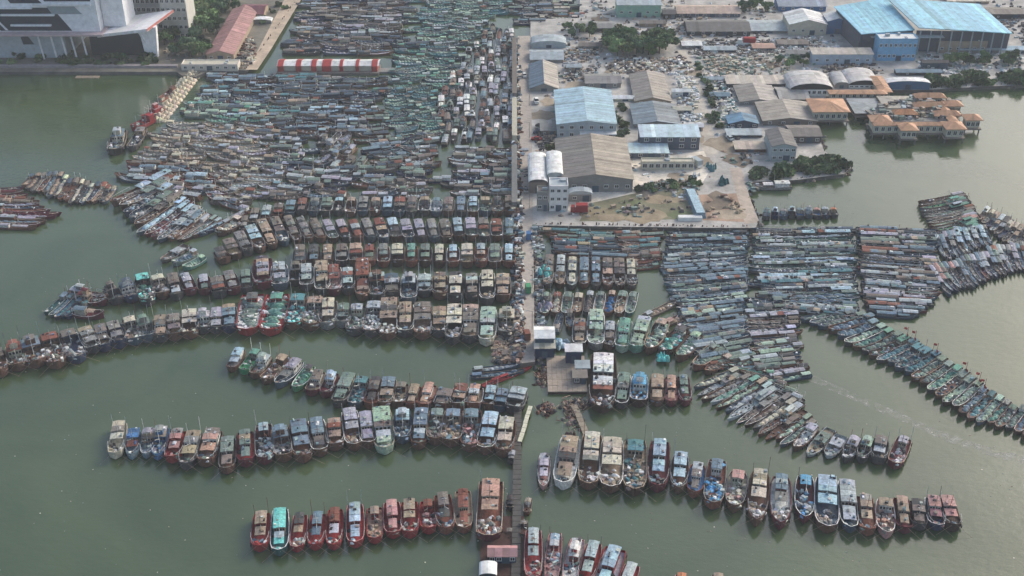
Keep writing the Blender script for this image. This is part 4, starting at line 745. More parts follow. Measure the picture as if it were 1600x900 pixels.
# orange pavilion restaurant on stilts
rr0 = empty('pavilion_restaurant', at(1430, 195, 0)); tag(rr0, 'orange roofed pavilion restaurant standing on stilts over the right basin', 'restaurant'); o0 = rr0.location; rng = random.Random(9)
def pav(x1, x2, yf, yb_, h=4.0, z=2.6, c=(192, 148, 114), wl=True, rh=1.6, ov=.8, par=None, nw=3):
    P = at(x1, yf, z + h); Q = at(x2, yf, z + h); B = at(x1, yb_, z + h + rh * .5); par = par or rr0; o0 = par.location
    x0, x3 = P.x - o0.x, Q.x - o0.x; y0, y3 = P.y - o0.y, max(B.y, P.y + 3) - o0.y; cx, cy, sx, sy = (x0 + x3) / 2, (y0 + y3) / 2, x3 - x0, y3 - y0
    m = MB(); zt = z + h; hx, hy = sx / 2 + ov, sy / 2 + ov; rx, ry = (max(0, hx - hy), 0) if hx > hy else (0, max(0, hy - hx)); cc = C(c)
    E = [(cx - hx, cy - hy, zt), (cx + hx, cy - hy, zt), (cx + hx, cy + hy, zt), (cx - hx, cy + hy, zt)]
    if hx > hy: r0, r1_ = (cx - rx, cy, zt + rh), (cx + rx, cy, zt + rh); T = [(E[0], E[1], r1_, r0), (E[2], E[3], r0, r1_)]; S = [(E[3], E[0], r0), (E[1], E[2], r1_)]
    else: r0, r1_ = (cx, cy - ry, zt + rh), (cx, cy + ry, zt + rh); T = [(E[3], E[0], r0, r1_), (E[1], E[2], r1_, r0)]; S = [(E[0], E[1], r0), (E[2], E[3], r1_)]
    for q in T: sheets(m, *q, cc, rng, 1.2, .2)
    for q in S: m.face(q, jit(cc, rng, .08))
    m.face([(e[0], e[1], e[2] - .2) for e in E][::-1], C('brown'))
    m.build('pavilion_roof', M_ROOF, par)
    if wl:
        m = MB(); m.box(cx, cy, z, sx - .4, sy - .4, h - .25, C('cream')); w_ = m.build('pavilion_wall', M_WALL, par)
        fm, gm = win_mesh(1.5, 2.0, 'white')
        for i in range(nw): put('window', fm, w_, (lerp(x0, x3, (i + .5) / nw), y0 + .12, z + .9)); put('pane', gm, w_, (lerp(x0, x3, (i + .5) / nw), y0 + .16, z + .9))
    m = MB(); m.box(cx, cy, z - .5, sx + 1.5, sy + 1.5, .5, C('brown-grey')); m.build('deck', M_STONE, par)
    for i in range(max(2, int(sx / 4))):
        for yy in (y0, y3):
            n = max(1, max(2, int(sx / 4)) - 1); m = MB(); m.box(lerp(x0, x3, i / n), yy, -1.5, .45, .45, z + 1.05, C('grey', .8)); m.build('post', M_STONE, par)
pav(1364, 1392, 190, 178); pav(1410, 1433, 203, 190); pav(1480, 1508, 201, 188); pav(1511, 1533, 187, 177); pav(1366, 1506, 196, 191, 3.6, rh=.9, nw=14, ov=.3)
pav(1478, 1503, 165, 156); pav(1432, 1476, 152, 145); pav(1430, 1478, 166, 159, 3.6); pav(1462, 1500, 180, 172, 3.6); pav(1400, 1432, 178, 170, 3.4, c=(196, 140, 100)); pav(1484, 1498, 190, 160, 3.2, ov=.3, rh=.8)
pav(1338, 1380, 176, 154, 1.4, c=(150, 156, 156), wl=False, rh=.4); pav(1384, 1432, 168, 150, 2.4, c=(170, 164, 150), wl=False, rh=.6)
o0 = rr0.location; m = MB(); Q = [at(x, y, 4.6) for x, y in ((1378, 190), (1500, 190), (1498, 156), (1432, 150), (1352, 172))]; m.face([(q.x - o0.x, q.y - o0.y, 4.6) for q in Q], C((150, 146, 138))); m.face([(q.x - o0.x, q.y - o0.y, 4.2) for q in Q][::-1], C('brown'))
for i in range(5): a_, b_ = Q[i - 1], Q[i]; m.face([(a_.x - o0.x, a_.y - o0.y, 4.2), (b_.x - o0.x, b_.y - o0.y, 4.2), (b_.x - o0.x, b_.y - o0.y, 4.6), (a_.x - o0.x, a_.y - o0.y, 4.6)], C('brown'))
m.build('terrace', M_STONE, rr0); m = MB(); PQ = [(1378, 188), (1500, 188), (1496, 158), (1432, 152), (1356, 172)]; k = 0
while k < 170:
    q = (rng.uniform(1350, 1500), rng.uniform(152, 190))
    if not inside(q, PQ): continue
    k += 1; p = at(q[0], q[1], 4.6); m.box(p.x - o0.x, p.y - o0.y, 4.55, rng.uniform(.6, 3.4), rng.uniform(.6, 2.4), rng.uniform(.4, 2.2), jit(C(rng.choice(['silver', 'tan', 'brown-grey', 'grey', 'green-grey', 'charcoal'])), rng, .2), rng.choice([0, .1, 1.5]))
m.build('terrace_clutter', M_BOAT, rr0)['kind'] = 'stuff'
rr1 = empty('small_pavilion', at(1300, 180, 0)); tag(rr1, 'single orange roofed pavilion on stilts left of the big restaurant', 'restaurant')
pav(1272, 1326, 174, 152, 4.2, 2.4, rh=1.8, par=rr1, nw=6)
rr2 = empty('orange_gallery', at(1330, 140, 0)); tag(rr2, 'orange roofed gallery linking the vaulted halls to the pavilions', 'restaurant')
pav(1298, 1384, 146, 140, 3, 2.2, rh=.8, par=rr2, nw=8); pav(1376, 1392, 143, 118, 3, 2.2, rh=.8, par=rr2, nw=1)
# white angular building at the top left
wb = empty('angular_building', at(80, 92, LZ)); tag(wb, 'white angular building with dark slanted glass bands and long white louvres', 'building'); o0 = wb.location
sx_ = px_scale(Vector((o0.x, o0.y, 0)))[0]
def fx(x): return (x - 80) / sx_
def fz(y): return height_for(80, 92, y, LZ)
WHT = C((236, 238, 238)); GL = (.025, .035, .05); dpt = 30.0
m = MB(); X0, X1 = fx(-70), fx(165); zt = fz(-60)
m.box((X0 + X1) / 2, dpt / 2, fz(52), X1 - X0, dpt, zt - fz(52), WHT)
m.box((fx(-70) + fx(105)) / 2, dpt / 2 + 1.5, -.5, fx(105) - fx(-70), dpt, fz(52) + .5, C((176, 184, 188))); m.build('wall', M_WALL, wb)
def para(pts, y, t, c, name, mt=M_WALL):
    m = MB(); P = [(fx(x), fz(yy)) for x, yy in pts]
    m.face([(p[0], y, p[1]) for p in P], c); m.face([(p[0], y + t, p[1]) for p in P][::-1], c)
    for i in range(len(P)): a, b = P[i - 1], P[i]; m.face([(a[0], y, a[1]), (a[0], y + t, a[1]), (b[0], y + t, b[1]), (b[0], y, b[1])], c)
    m.build(name, mt, wb)
for pts in ([(12, 48), (-12, 12), (68, 12), (98, 12), (122, 48)], [(36, 5), (28, -10), (70, -10), (84, 5)], [(-40, 47), (-40, 24), (2, 24), (14, 47)], [(88, 2), (84, -10), (160, -10), (158, 2)]): para(pts, -.10, .05, GL, 'glass_band', M_WALL)
para([(96, 22), (90, 10), (132, 10), (142, 22)], -.14, .05, C((150, 160, 164)), 'panel')
for (xa, xb, yy) in ((18, 100, 24), (30, 92, 40), (2, 68, 13), (-30, 12, 40), (70, 158, 8)):
    m = MB(); m.box((fx(xa) + fx(xb)) / 2, -.7, fz(yy), fx(xb) - fx(xa), 1.2, .8, WHT); m.build('louvre', M_WALL, wb)
para([(0, 20), (3, 20), (24, 47), (20, 47)], -.35, .2, WHT, 'brace')
m = MB(); m.box((fx(-60) + fx(172)) / 2, dpt / 2 - 2, fz(52), fx(172) - fx(-60), dpt + 5, .9, C((190, 170, 170))); m.build('ledge', M_WALL, wb)
para([(40, 71), (38, 60), (48, 55), (57, 71)], 1.3, .05, GL, 'glass_band', M_GLASS)
for x in (68, 88, 104, 119, 136): m = MB(); m.bar((fx(x - 2), .2, fz(51)), (fx(x + 2), -.4, -.3), .45, WHT, 6); m.build('pillar', M_WALL, wb)
m = MB(); L_ = [(fx(162), fz(50)), (fx(242), fz(36)), (fx(258), fz(20)), (fx(182), fz(30))]
P0 = [Vector((fx(162), -3, fz(51))), Vector((fx(240), -3, fz(42))), Vector((fx(262), 22, fz(42) + 1)), Vector((fx(178), 22, fz(51)))]
sheets(m, *P0, C((222, 222, 220)), rng, 3, 1.4); m.build('canopy_wing', M_WALL, wb)
m = MB(); m.face([P0[1] + Vector((.05, 0, -1.2)), P0[2] + Vector((.05, 0, -1.2)), P0[2] + Vector((.05, 0, .1)), P0[1] + Vector((.05, 0, .1))], C((190, 120, 110))); m.build('fascia', M_WALL, wb)
m = MB(); m.box(fx(236), 3, -.5, fx(246) - fx(228), 3, fz(44) + .3, WHT, 0, 1.5, 1); m.bar((fx(220), 2, fz(46)), (fx(230), 2, fz(68)), .9, WHT, 6); m.build('wing_support', M_WALL, wb)
m = MB(); m.box((fx(140) + fx(225)) / 2, 12, -.5, fx(225) - fx(140), 14, fz(58) + .5, (.03, .04, .05)); m.build('dark_lobby', M_GLASS, wb)  # lobby block below the canopy wing, one even near-black glassy colour
m = MB(); m.box((fx(166) + fx(200)) / 2, 14, fz(48), fx(200) - fx(166), 16, fz(-60) - fz(48), WHT, 0, 1, 1); m.build('end_tower', M_WALL, wb)
# quay wall in front of it
q0, q1 = at(-60, 108, 0), at(278, 110, 0); m = MB(); m.box((q0.x + q1.x) / 2, q0.y - 1.2, -.8, q1.x - q0.x, 2.2, 3.4, C((150, 142, 142)))
m.build('coping', M_STONE, tag(empty('quay_wall', (0, 0, 0)), 'grey stone quay wall below the white angular building', 'wall'))
m = MB(); p = at(137, 121); m.box(0, 0, -.1, 11, 2.5, .5, C('tan')); tag(m.build('small_raft', M_BOAT, None, p), 'small tan raft floating beside the left quay wall', 'raft')
# red and white striped barge house among the packed boats
bz = empty('striped_barge', at(512, 117, 0)); tag(bz, 'long white barge house with red bands lying among the packed boats', 'barge')
s_, _ = px_scale(bz.location); bl = (592 - 432) / s_
m = MB(); m.box(0, 5, -.4, bl, 11, 1.5, C('brown-grey')); m.build('hull', M_BOAT, bz)
m = MB(); m.box(0, 6, 1.05, bl - 2, 7, 2.6, C('cream')); m.build('deckhouse', M_WALL, bz)
m = MB(); sheets(m, (-bl / 2, 2, 3.7), (bl / 2, 2, 3.7), (bl / 2, 6, 4.7), (-bl / 2, 6, 4.7), C('white'), rng, 3); sheets(m, (bl / 2, 10.4, 3.7), (-bl / 2, 10.4, 3.7), (-bl / 2, 6, 4.7), (bl / 2, 6, 4.7), C('white'), rng, 3); m.build('roof', M_ROOF, bz)
for x, w_ in ((438, 9), (466, 8), (490, 8), (510, 14), (533, 5), (558, 5), (585, 9)):
    m = MB(); xx = (x - 512) / s_; pf = [(1.3, 1.1), (1.3, 3.75), (6, 5.0), (10.8, 3.75), (10.8, 1.1)]; hb = w_ / s_ / 2; rc_ = C((164, 62, 58)); [m.face([(xx - hb, *pf[q]), (xx + hb, *pf[q]), (xx + hb, *pf[q + 1]), (xx - hb, *pf[q + 1])], rc_) for q in range(4)]; m.face([(xx - hb, *q) for q in pf][::-1], rc_); m.face([(xx + hb, *q) for q in pf], rc_); m.build('red_band', M_ROOF, bz)
m = MB(); m.box(bl / 2 + 6, 4, -.3, 12, 5, 1.2, C('grey')); m.build('ramp', M_BOAT, bz)

# ---------------------------------------------------------------- jetty, pontoon, pier furniture
def walkway(name, label, pa, pb, wd, z, c, planks=True):
    A = at(*pa, z); B = at(*pb, z); d = (B - A); L = d.length; a = math.atan2(d.y, d.x) - math.pi / 2
    root = empty(name, (A.x, A.y, 0), a); tag(root, label, 'walkway'); n = max(2, int(L / 2.0)); rg = random.Random(int(L * 10))
    pm = MB(); pm.box(0, 0, 0, wd, L / n * .93, .18, C(c)); me = pm.mesh('plank', M_STONE)
    for i in range(n): o = put('plank', me, root, (rg.uniform(-.06, .06), (i + .5) * L / n, z - .18 + rg.uniform(0, .05)), rg.uniform(-.02, .02))
    for i in range(int(L / 6) + 1):
        for s in (-1, 1):
            m = MB(); m.box(0, 0, -1.5, .3, .3, z + 1.3, C('dark brown')); m.build('post', M_STONE, root, (s * wd * .45, min(L, i * 6), 0))
    return root
walkway('jetty', 'narrow dark plank jetty running out from the pier tip between boat rows', (806, 905), (809, 640), 2.2, 1.1, (84, 82, 78))
walkway('gangplank', 'pale narrow gangplank angled beside the jetty', (812, 690), (829, 634), 1.2, 1.4, (206, 204, 180))
walkway('plank_walk', 'plank walkway joining the pontoon to the cream-roofed boat row', (917, 680), (897, 632), 1.8, .9, (150, 138, 120))
pt = empty('pontoon', at(885, 610, 0)); tag(pt, 'broad tan pontoon deck beside the pier with sheds on its right', 'pontoon'); P = [at(856, 612, 1), at(918, 612, 1), at(918, 556, 1), at(856, 556, 1)]
o0 = pt.location; wx, wy = P[1].x - P[0].x, P[2].y - P[1].y
m = MB(); m.box(0, 0, 0, wx / 8 * .97, wy / 6 * .97, .3, C((164, 150, 134))); me = m.mesh('deck_panel', M_STONE); rg = random.Random(3)
for i in range(8):
    for j in range(6): put('deck_panel', me, pt, (P[0].x - o0.x + (i + .5) * wx / 8, P[0].y - o0.y + (j + .5) * wy / 6, .75 + rg.uniform(-.04, .04)))
m = MB(); m.box(P[0].x - o0.x + wx / 2, P[0].y - o0.y + wy / 2, -.5, wx - .3, wy - .3, 1.1, C('dark brown')); m.build('float', M_STONE, pt)
house('pontoon_shed', 'white-roofed double shed on the pontoon edge beside the pier end', 'shed', 836, 865, 553, 528, 508, 'gw', .8, 'slate', 'white', None, 1, 3, z0=.9)
house('pontoon_shed', 'cream front canopy of the double shed at the pier end', 'shed', 836, 866, 559, 544, 535, 'shed', .5, 'navy', 'cream', None, 1, 0, False, z0=.95)
house('pontoon_hut', 'dark blue hut with white roof strip at the back of the pontoon', 'shed', 884, 908, 568, 549, 542, 'shed', .4, 'navy', 'white', None, 1, 0, z0=1)
house('pontoon_hut', 'upper grey hut on the right side of the pontoon', 'shed', 900, 920, 585, 575, 566, 'shed', .4, 'charcoal', 'silver', None, 1, 2, z0=1)
house('pontoon_hut', 'lower grey hut on the right side of the pontoon', 'shed', 896, 916, 600, 590, 581, 'shed', .4, 'charcoal', 'brown-grey', None, 1, 2, z0=1)
house('jetty_house', 'pink roofed jetty house with navy front at the bottom of the frame', 'house', 764, 806, 880, 868, 850, 'gw', .8, 'navy', 'pink', None, 1, 4, z0=.9)
house('white_cabin', 'small white barrel-roofed cabin before the pink roofed jetty house', 'shed', 751, 774, 906, 898, 878, 'vault', .8, 'charcoal', 'white', None, 1, 0, False, z0=.9)
m = MB(); P0 = at(785, 880); m.box(0, 4, -.4, 11, 24, 1.2, C('dark brown')); tag(m.build('landing_float', M_STONE, None, P0), 'dark timber landing float under the pink roofed jetty house', 'float')
def tarp(label, x, y, wx_, wy_, h, c, z=LZ):
    m = MB(); rg = random.Random(int(x)); p = at(x, y, z)
    for k in range(12): m.mound(rg.uniform(-.42, .42) * wx_, rg.uniform(-.42, .42) * wy_, 0, wx_ * rg.uniform(.12, .3), wy_ * rg.uniform(.12, .3), h * rg.uniform(.35, .8), jit(C(c), rg, .25), rg, 7)
    tag(m.build('tarpaulin', M_BOAT, None, p), label, 'tarpaulin')
tarp('bright turquoise tarpaulin heap beside the pier road', 850, 425, 4.5, 7, 3.2, 'turquoise', .8)
tarp('lilac tarpaulin over stacked gear beside the pier road', 850, 478, 5, 5, 2.5, 'lilac', .8)
tarp('pale blue tarpaulin behind the pontoon shed', 880, 540, 6, 6, 2.4, 'pale blue', .8)
tarp('turquoise net tarpaulin hanging on the green cluster bows', 1036, 560, 3.4, 4, 2.6, 'turquoise', .8)
for (lab, x, y, wx_, wy_) in (('brown debris heap in the water by the gangplank', 855, 640, 3, 3), ('weedy debris strip between pontoon and cream-roofed boats', 893, 652, 3, 9), ('rope and net heap on the pier tip', 795, 552, 5, 8), ('rusty scrap heap between pontoon left side and pier end', 848, 590, 2.5, 6), ('tangled timber debris floating below the pontoon front edge', 905, 632, 5, 3)):
    rg = random.Random(int(x)); root = tag(empty('debris_heap', at(x, y, 0)), lab, 'debris'); m = MB()
    for i in range(90):
        q = rg.gauss(0, .4) * wx_, rg.gauss(0, .45) * wy_
        if rg.random() < .5: m.mound(q[0], q[1], -.2, rg.uniform(.4, 1.2), rg.uniform(.4, 1.2), rg.uniform(.5, 1.4), jit(C(rg.choice(['brown', 'tan', 'charcoal', 'brown-grey', 'dark brown'])), rg, .3), rg, 6)
        else: m.bar((q[0], q[1], .2), (q[0] + rg.uniform(-1.5, 1.5), q[1] + rg.uniform(-1.5, 1.5), rg.uniform(.2, 1.2)), .12, jit(C(rg.choice(['tan', 'peach', 'brown'])), rg, .3))
    m.build('debris', M_BOAT, root)['kind'] = 'stuff'
# low walls and sheds along the left edge of the pier road
for (ya, yb_, c, lab) in ((165, 225, 'cream', 'cream wall strip along the upper pier road'), (70, 158, 'brown-grey', 'brown-grey wall strip at the far pier road end'), (240, 330, 'grey', 'grey wall strip by the middle of the pier road')):
    p, q = at(804, yb_, 0), at(804, ya, 0); m = MB(); m.box(0, (q.y - p.y) / 2, -.5, 1.8, q.y - p.y, 4.2, C(c)); 
    rt = tag(empty('pier_wall', p), lab, 'wall'); m.build('wall_body', M_STONE, rt)
    m = MB(); m.box(0, (q.y - p.y) / 2, 3.7, 2.2, q.y - p.y, .25, C(c, .85)); m.build('coping', M_STONE, rt)
def patch(name, px, py, rx, ry, c, seed, z=LZ + .05):
    rg = random.Random(seed); p = at(px, py, z); n = 14; m = MB(); ph = [rg.uniform(.65, 1.2) for _ in range(n)]
    m.face([(p.x + math.cos(6.2832 * i / n) * rx * ph[i], p.y + math.sin(6.2832 * i / n) * ry * ph[i], z) for i in range(n)], C(c)); o = m.build(name, M_EARTH); o['kind'] = 'structure'
rgp = random.Random(19)
for i, (x, y) in enumerate([(930, 332), (985, 318), (1040, 312), (1062, 335), (960, 340), (1010, 338)]): patch('bare_soil', x, y, rgp.uniform(4, 9), rgp.uniform(3, 6), rgp.choice([(150, 136, 112), (104, 112, 80), (134, 124, 98)]), i, LZ + .044 + i * .004)
for i, (x, y) in enumerate([(1116, 322), (1140, 335), (1128, 312), (1060, 276), (1010, 296), (1092, 250), (1128, 226), (1150, 250), (850, 180), (856, 158), (1090, 214), (1078, 110), (960, 108), (1200, 100), (1150, 100), (905, 135), (1130, 80), (940, 30), (1240, 66), (1190, 66)]): patch('stained_soil', x, y, rgp.uniform(3, 8), rgp.uniform(3, 9), rgp.choice([(120, 108, 94), (146, 134, 116), (104, 100, 94), (164, 150, 130)]), 40 + i, LZ + .048 + i * .004)
# lamp posts, vehicles
lp = MB(); lp.bar((0, 0, 0), (0, 0, 7), .11, C('grey'), 6, .07); lpm = lp.mesh('pole', M_STONE); la = MB(); la.bar((0, 0, 6.9), (-1.6, 0, 7.2), .06, C('grey')); la.box(-1.8, 0, 7.1, .7, .25, .12, C('silver')); lam = la.mesh('lamp_arm', M_STONE)
for i, y in enumerate((120, 165, 215, 268, 325, 388, 450, 515)):
    rt = empty('street_lamp', at(831.5, y, LZ + .1) if y > 340 else at(827, y, LZ + .1)); tag(rt, f'thin grey street lamp along the pier road, {ORD[i]} from the far end', 'street lamp', 'street lamps along the pier road'); put('pole', lpm, rt, (0, 0, 0)); put('lamp_arm', lam, rt, (0, 0, 0))
def vehicle(name, label, cat, x, y, c, rz, L=4.4, Wv=1.8, h=1.5, box_=None):
    p = at(x, y, LZ + .12); rt = tag(empty(name, p, R(rz)), label, cat); m = MB()
    m.box(0, 0, .35, Wv, L, h * .45, C(c), 0, .97, .97); m.build('body', M_WALL, rt)
    m = MB()
    if box_: m.box(0, L * .36, .35 + h * .45, Wv * .94, L * .24, h * .55, C(c), 0, .92, .85); m.box(0, -L * .14, .35 + h * .45, Wv, L * .66, h * .9, C(box_)); m.build('cargo_box', M_WALL, rt)
    else: m.box(0, -L * .04, .35 + h * .45, Wv * .92, L * .55, h * .42, (.03, .04, .05), 0, .82, .75, C(c)); m.build('cabin', M_WALL, rt)
    wm = MB(); wm.bar((-.12, 0, 0), (.12, 0, 0), .36, (.02, .02, .02), 10); wme = wm.mesh('wheel', M_BOAT)
    for sx2 in (-1, 1):
        for sy2 in (-.32, .32): put('wheel', wme, rt, (sx2 * Wv * .47, sy2 * L, .36))
vehicle('truck', 'red truck parked under the silver barrel-roofed hut', 'truck', 905, 331, 'red', 90, 6.5, 2.4, 2.2, 'red')
vehicle('car', 'red car parked near the blue-roofed house by the pier', 'car', 838, 219, 'red', 80)
vehicle('van', 'white van parked by the cream pier wall', 'van', 838, 160, 'white', 5, 5.2, 2, 2.2)
vehicle('car', 'dark blue car parked just behind the red car', 'car', 841, 209, 'navy', 80)
vehicle('truck', 'white truck parked on the pale sand yard', 'truck', 1086, 258, 'white', 30, 7, 2.4, 2.2, 'silver')
vehicle('truck', 'red and white truck below the dark roofed factory', 'truck', 1166, 70, 'white', 85, 9, 2.6, 2.6, 'red')
vehicle('car', 'silver car in front of the tan shed', 'car', 1140, 218, 'silver', 20)
for i, (x, y, c, lab) in enumerate([(826, 372, 'blue', 'small blue cart truck on the pier road beside the turquoise tarpaulin'), (822, 300, 'grey', 'small grey van on the pier road beside the white block'), (825, 455, 'green', 'small green cart truck on the lower half of pier road'), (819, 120, 'white', 'small white van near the far end of pier road'), (823, 528, 'rust', 'small rust coloured cart truck near the pier tip')]):
    vehicle('cart_truck' if 'cart' in lab else 'van', lab, 'truck' if 'cart' in lab else 'van', x, y, c, 3 * i, 4.0, 1.7, 1.8, c if 'cart' in lab else None)
# long tank-like boat hull ashore beside the grass field, turquoise scrap heap
m = MB(); p = at(1086, 322, LZ); m.box(0, 0, 0, 4, 20, 2.4, C('blue-grey'), .08, .8, .96, C('pale blue')); tag(m.build('covered_hull', M_BOAT, None, p), 'long blue-grey covered hull lying ashore beside the grass field', 'hull')
m = MB(); p = at(1078, 343, LZ); m.box(0, 0, 0, 9, 2.4, 1.4, C('white'), 0, .97, .9); tag(m.build('white_container', M_WALL, None, p), 'low white container at the corner of the grass field', 'container')
tarp('teal scrap heap under tarpaulin on the sand yard', 1112, 262, 4, 7, 3, 'teal'); tarp('teal tarpaulin heap by the yard road', 1133, 285, 4.5, 6, 3, 'dark teal')
tarp('cream tarpaulin heap left of the dull blue-roofed hut', 1135, 172, 6, 7, 2.5, 'cream')
edge = MB(); rg = random.Random(31)
for pts, n in (([(838, 352), (1100, 356), (1180, 356), (1186, 345), (1168, 300), (1176, 284)], 230), ([(1288, 236), (1276, 205), (1268, 163)], 60), ([(1380, 141), (1452, 140), (1600, 133)], 110), ([(1245, 281), (1318, 272), (1330, 262)], 60), ([(812, 566), (816, 350)], 150), ([(836, 565), (834, 356)], 150), ([(284, 118), (306, 120), (330, 108), (385, 110), (408, 80), (472, -10)], 120)):
    for i in range(n):
        q = along(pts, rg.random()); p = at(q[0], q[1], .6); z = rg.uniform(-.4, .6)
        if rg.random() < .6: edge.mound(p.x + rg.gauss(0, .7), p.y + rg.gauss(0, .8), z, rg.uniform(.5, 1.6), rg.uniform(.4, 1.4), rg.uniform(.6, 1.3), jit(C(rg.choice(['brown-grey', 'charcoal', 'tan', 'grey', 'dark brown'])), rg, .25), rg, 6)
        else: edge.bar((p.x, p.y - .6, -1), (p.x + rg.uniform(-.1, .1), p.y - .6, rg.uniform(1.4, 2.6)), rg.uniform(.12, .24), jit(C(rg.choice(['dark brown', 'charcoal', 'brown'])), rg, .2), 5)
tag(edge.build('quay_edge_stones', M_STONE), 'rough stones, tyres and timber piles along the quay edges'.replace('tyres and ', 'and '), 'stones', None, 'stuff')
# rubble, scrap and stacked timber that nobody could count
rub = MB(); rg = random.Random(11)
RUBP = [([(940, 92), (1075, 88), (1085, 118), (950, 116)], 260, ['cream', 'white', 'tan', 'charcoal']), ([(1062, 64), (1280, 60), (1290, 82), (1085, 92)], 330, ['silver', 'white', 'brown-grey', 'charcoal', 'brown-grey']), ([(1085, 92), (1235, 84), (1235, 116), (1095, 118)], 200, ['cream', 'tan', 'green-grey']),
    ([(1052, 120), (1085, 120), (1100, 196), (1064, 200)], 160, ['white', 'silver', 'brown-grey', 'cream']), ([(880, 60), (945, 58), (935, 120), (880, 130)], 190, ['brown-grey', 'charcoal', 'silver', 'tan']), ([(1108, 120), (1140, 120), (1160, 205), (1125, 205)], 150, ['white', 'cream', 'charcoal', 'teal']),
    ([(1280, 100), (1380, 100), (1384, 118), (1290, 118)], 90, ['brown-grey', 'tan', 'charcoal']), ([(1430, 84), (1600, 84), (1600, 112), (1440, 118)], 180, ['charcoal', 'silver', 'white', 'green-grey']), ([(838, 345), (1090, 344), (1090, 352), (838, 352)], 170, ['charcoal', 'slate', 'white', 'brown-grey', 'lilac']),
    ([(1020, 284), (1100, 282), (1096, 300), (1010, 300)], 60, ['brown-grey', 'green-grey', 'tan']), ([(895, 0), (1210, 0), (1210, 62), (900, 62)], 260, ['brown-grey', 'silver', 'charcoal', 'white', 'tan']), ([(372, 60), (400, 60), (396, 100), (366, 104)], 110, ['brown', 'tan', 'charcoal', 'cream']),
    ([(1540, 0), (1640, 0), (1640, 80), (1590, 70)], 150, ['brown-grey', 'blue-grey', 'charcoal', 'silver']), ([(836, 195), (866, 195), (868, 236), (838, 236)], 70, ['brown-grey', 'charcoal', 'tan']), ([(1200, 60), (1300, 56), (1310, 76), (1210, 80)], 90, ['white', 'silver', 'brown-grey']), ([(250, 40), (330, 50), (320, 92), (260, 96)], 60, ['brown-grey', 'tan', 'grey'])]
RUBP += [([(799, 60), (812, 60), (818, 560), (802, 560)], 420, ['charcoal', 'brown-grey', 'white', 'slate', 'cream', 'blue-grey', 'brown']), ([(832, 350), (846, 350), (850, 545), (838, 545)], 200, ['charcoal', 'brown-grey', 'green-grey', 'slate', 'silver']), ([(775, 500), (812, 490), (815, 566), (770, 568)], 220, ['brown', 'tan', 'charcoal', 'brown-grey', 'peach'])]
RUBP += [([(835, 30), (1290, 30), (1290, 240), (1120, 330), (840, 340)], 260, ['brown-grey', 'charcoal', 'silver', 'tan', 'green-grey', 'white']), ([(910, 320), (1080, 300), (1090, 342), (910, 345)], 26, ['green-grey', 'brown-grey', 'tan', 'charcoal']), ([(1098, 306), (1160, 306), (1164, 345), (1100, 345)], 22, ['brown', 'tan', 'brown-grey']), ([(1000, 268), (1100, 262), (1098, 282), (1000, 290)], 8, ['brown-grey', 'tan', 'silver'])]
for poly, n, pal in RUBP:
    xs = [p[0] for p in poly]; ys = [p[1] for p in poly]; k = 0; n = int(n * 1.7)
    while k < n:
        if k % 18 == 0 or rg.random() < .03: cq = (rg.uniform(min(xs), max(xs)), rg.uniform(min(ys), max(ys))); cc = rg.choice(pal)
        q = (rg.gauss(cq[0], 13), rg.gauss(cq[1], 5)) if rg.random() < .75 else (rg.uniform(min(xs), max(xs)), rg.uniform(min(ys), max(ys)))
        if not inside(q, poly):
            if rg.random() < .2: cq = (rg.uniform(min(xs), max(xs)), rg.uniform(min(ys), max(ys)))
            continue
        k += 1; zb = LZ if q[1] < 342 or 806 < q[0] < 836 else .2; p = at(q[0], q[1], zb); c = jit(C(cc if rg.random() < .7 else rg.choice(pal)), rg, .2)
        if rg.random() < .5: rub.mound(p.x, p.y, zb - .1, rg.uniform(.4, 1.9), rg.uniform(.4, 1.6), rg.uniform(.3, 1.3), c, rg, 6)
        else: rub.box(p.x, p.y, zb - .1, rg.uniform(.4, 2.6), rg.uniform(.4, 1.4), rg.uniform(.3, 1.3), c, rg.choice([0, .1, 1.5, 1.6, .4]))
tag(rub.build('rubble', M_BOAT), 'pale rubble and scrap scattered over the lots between sheds', 'rubble', None, 'stuff')
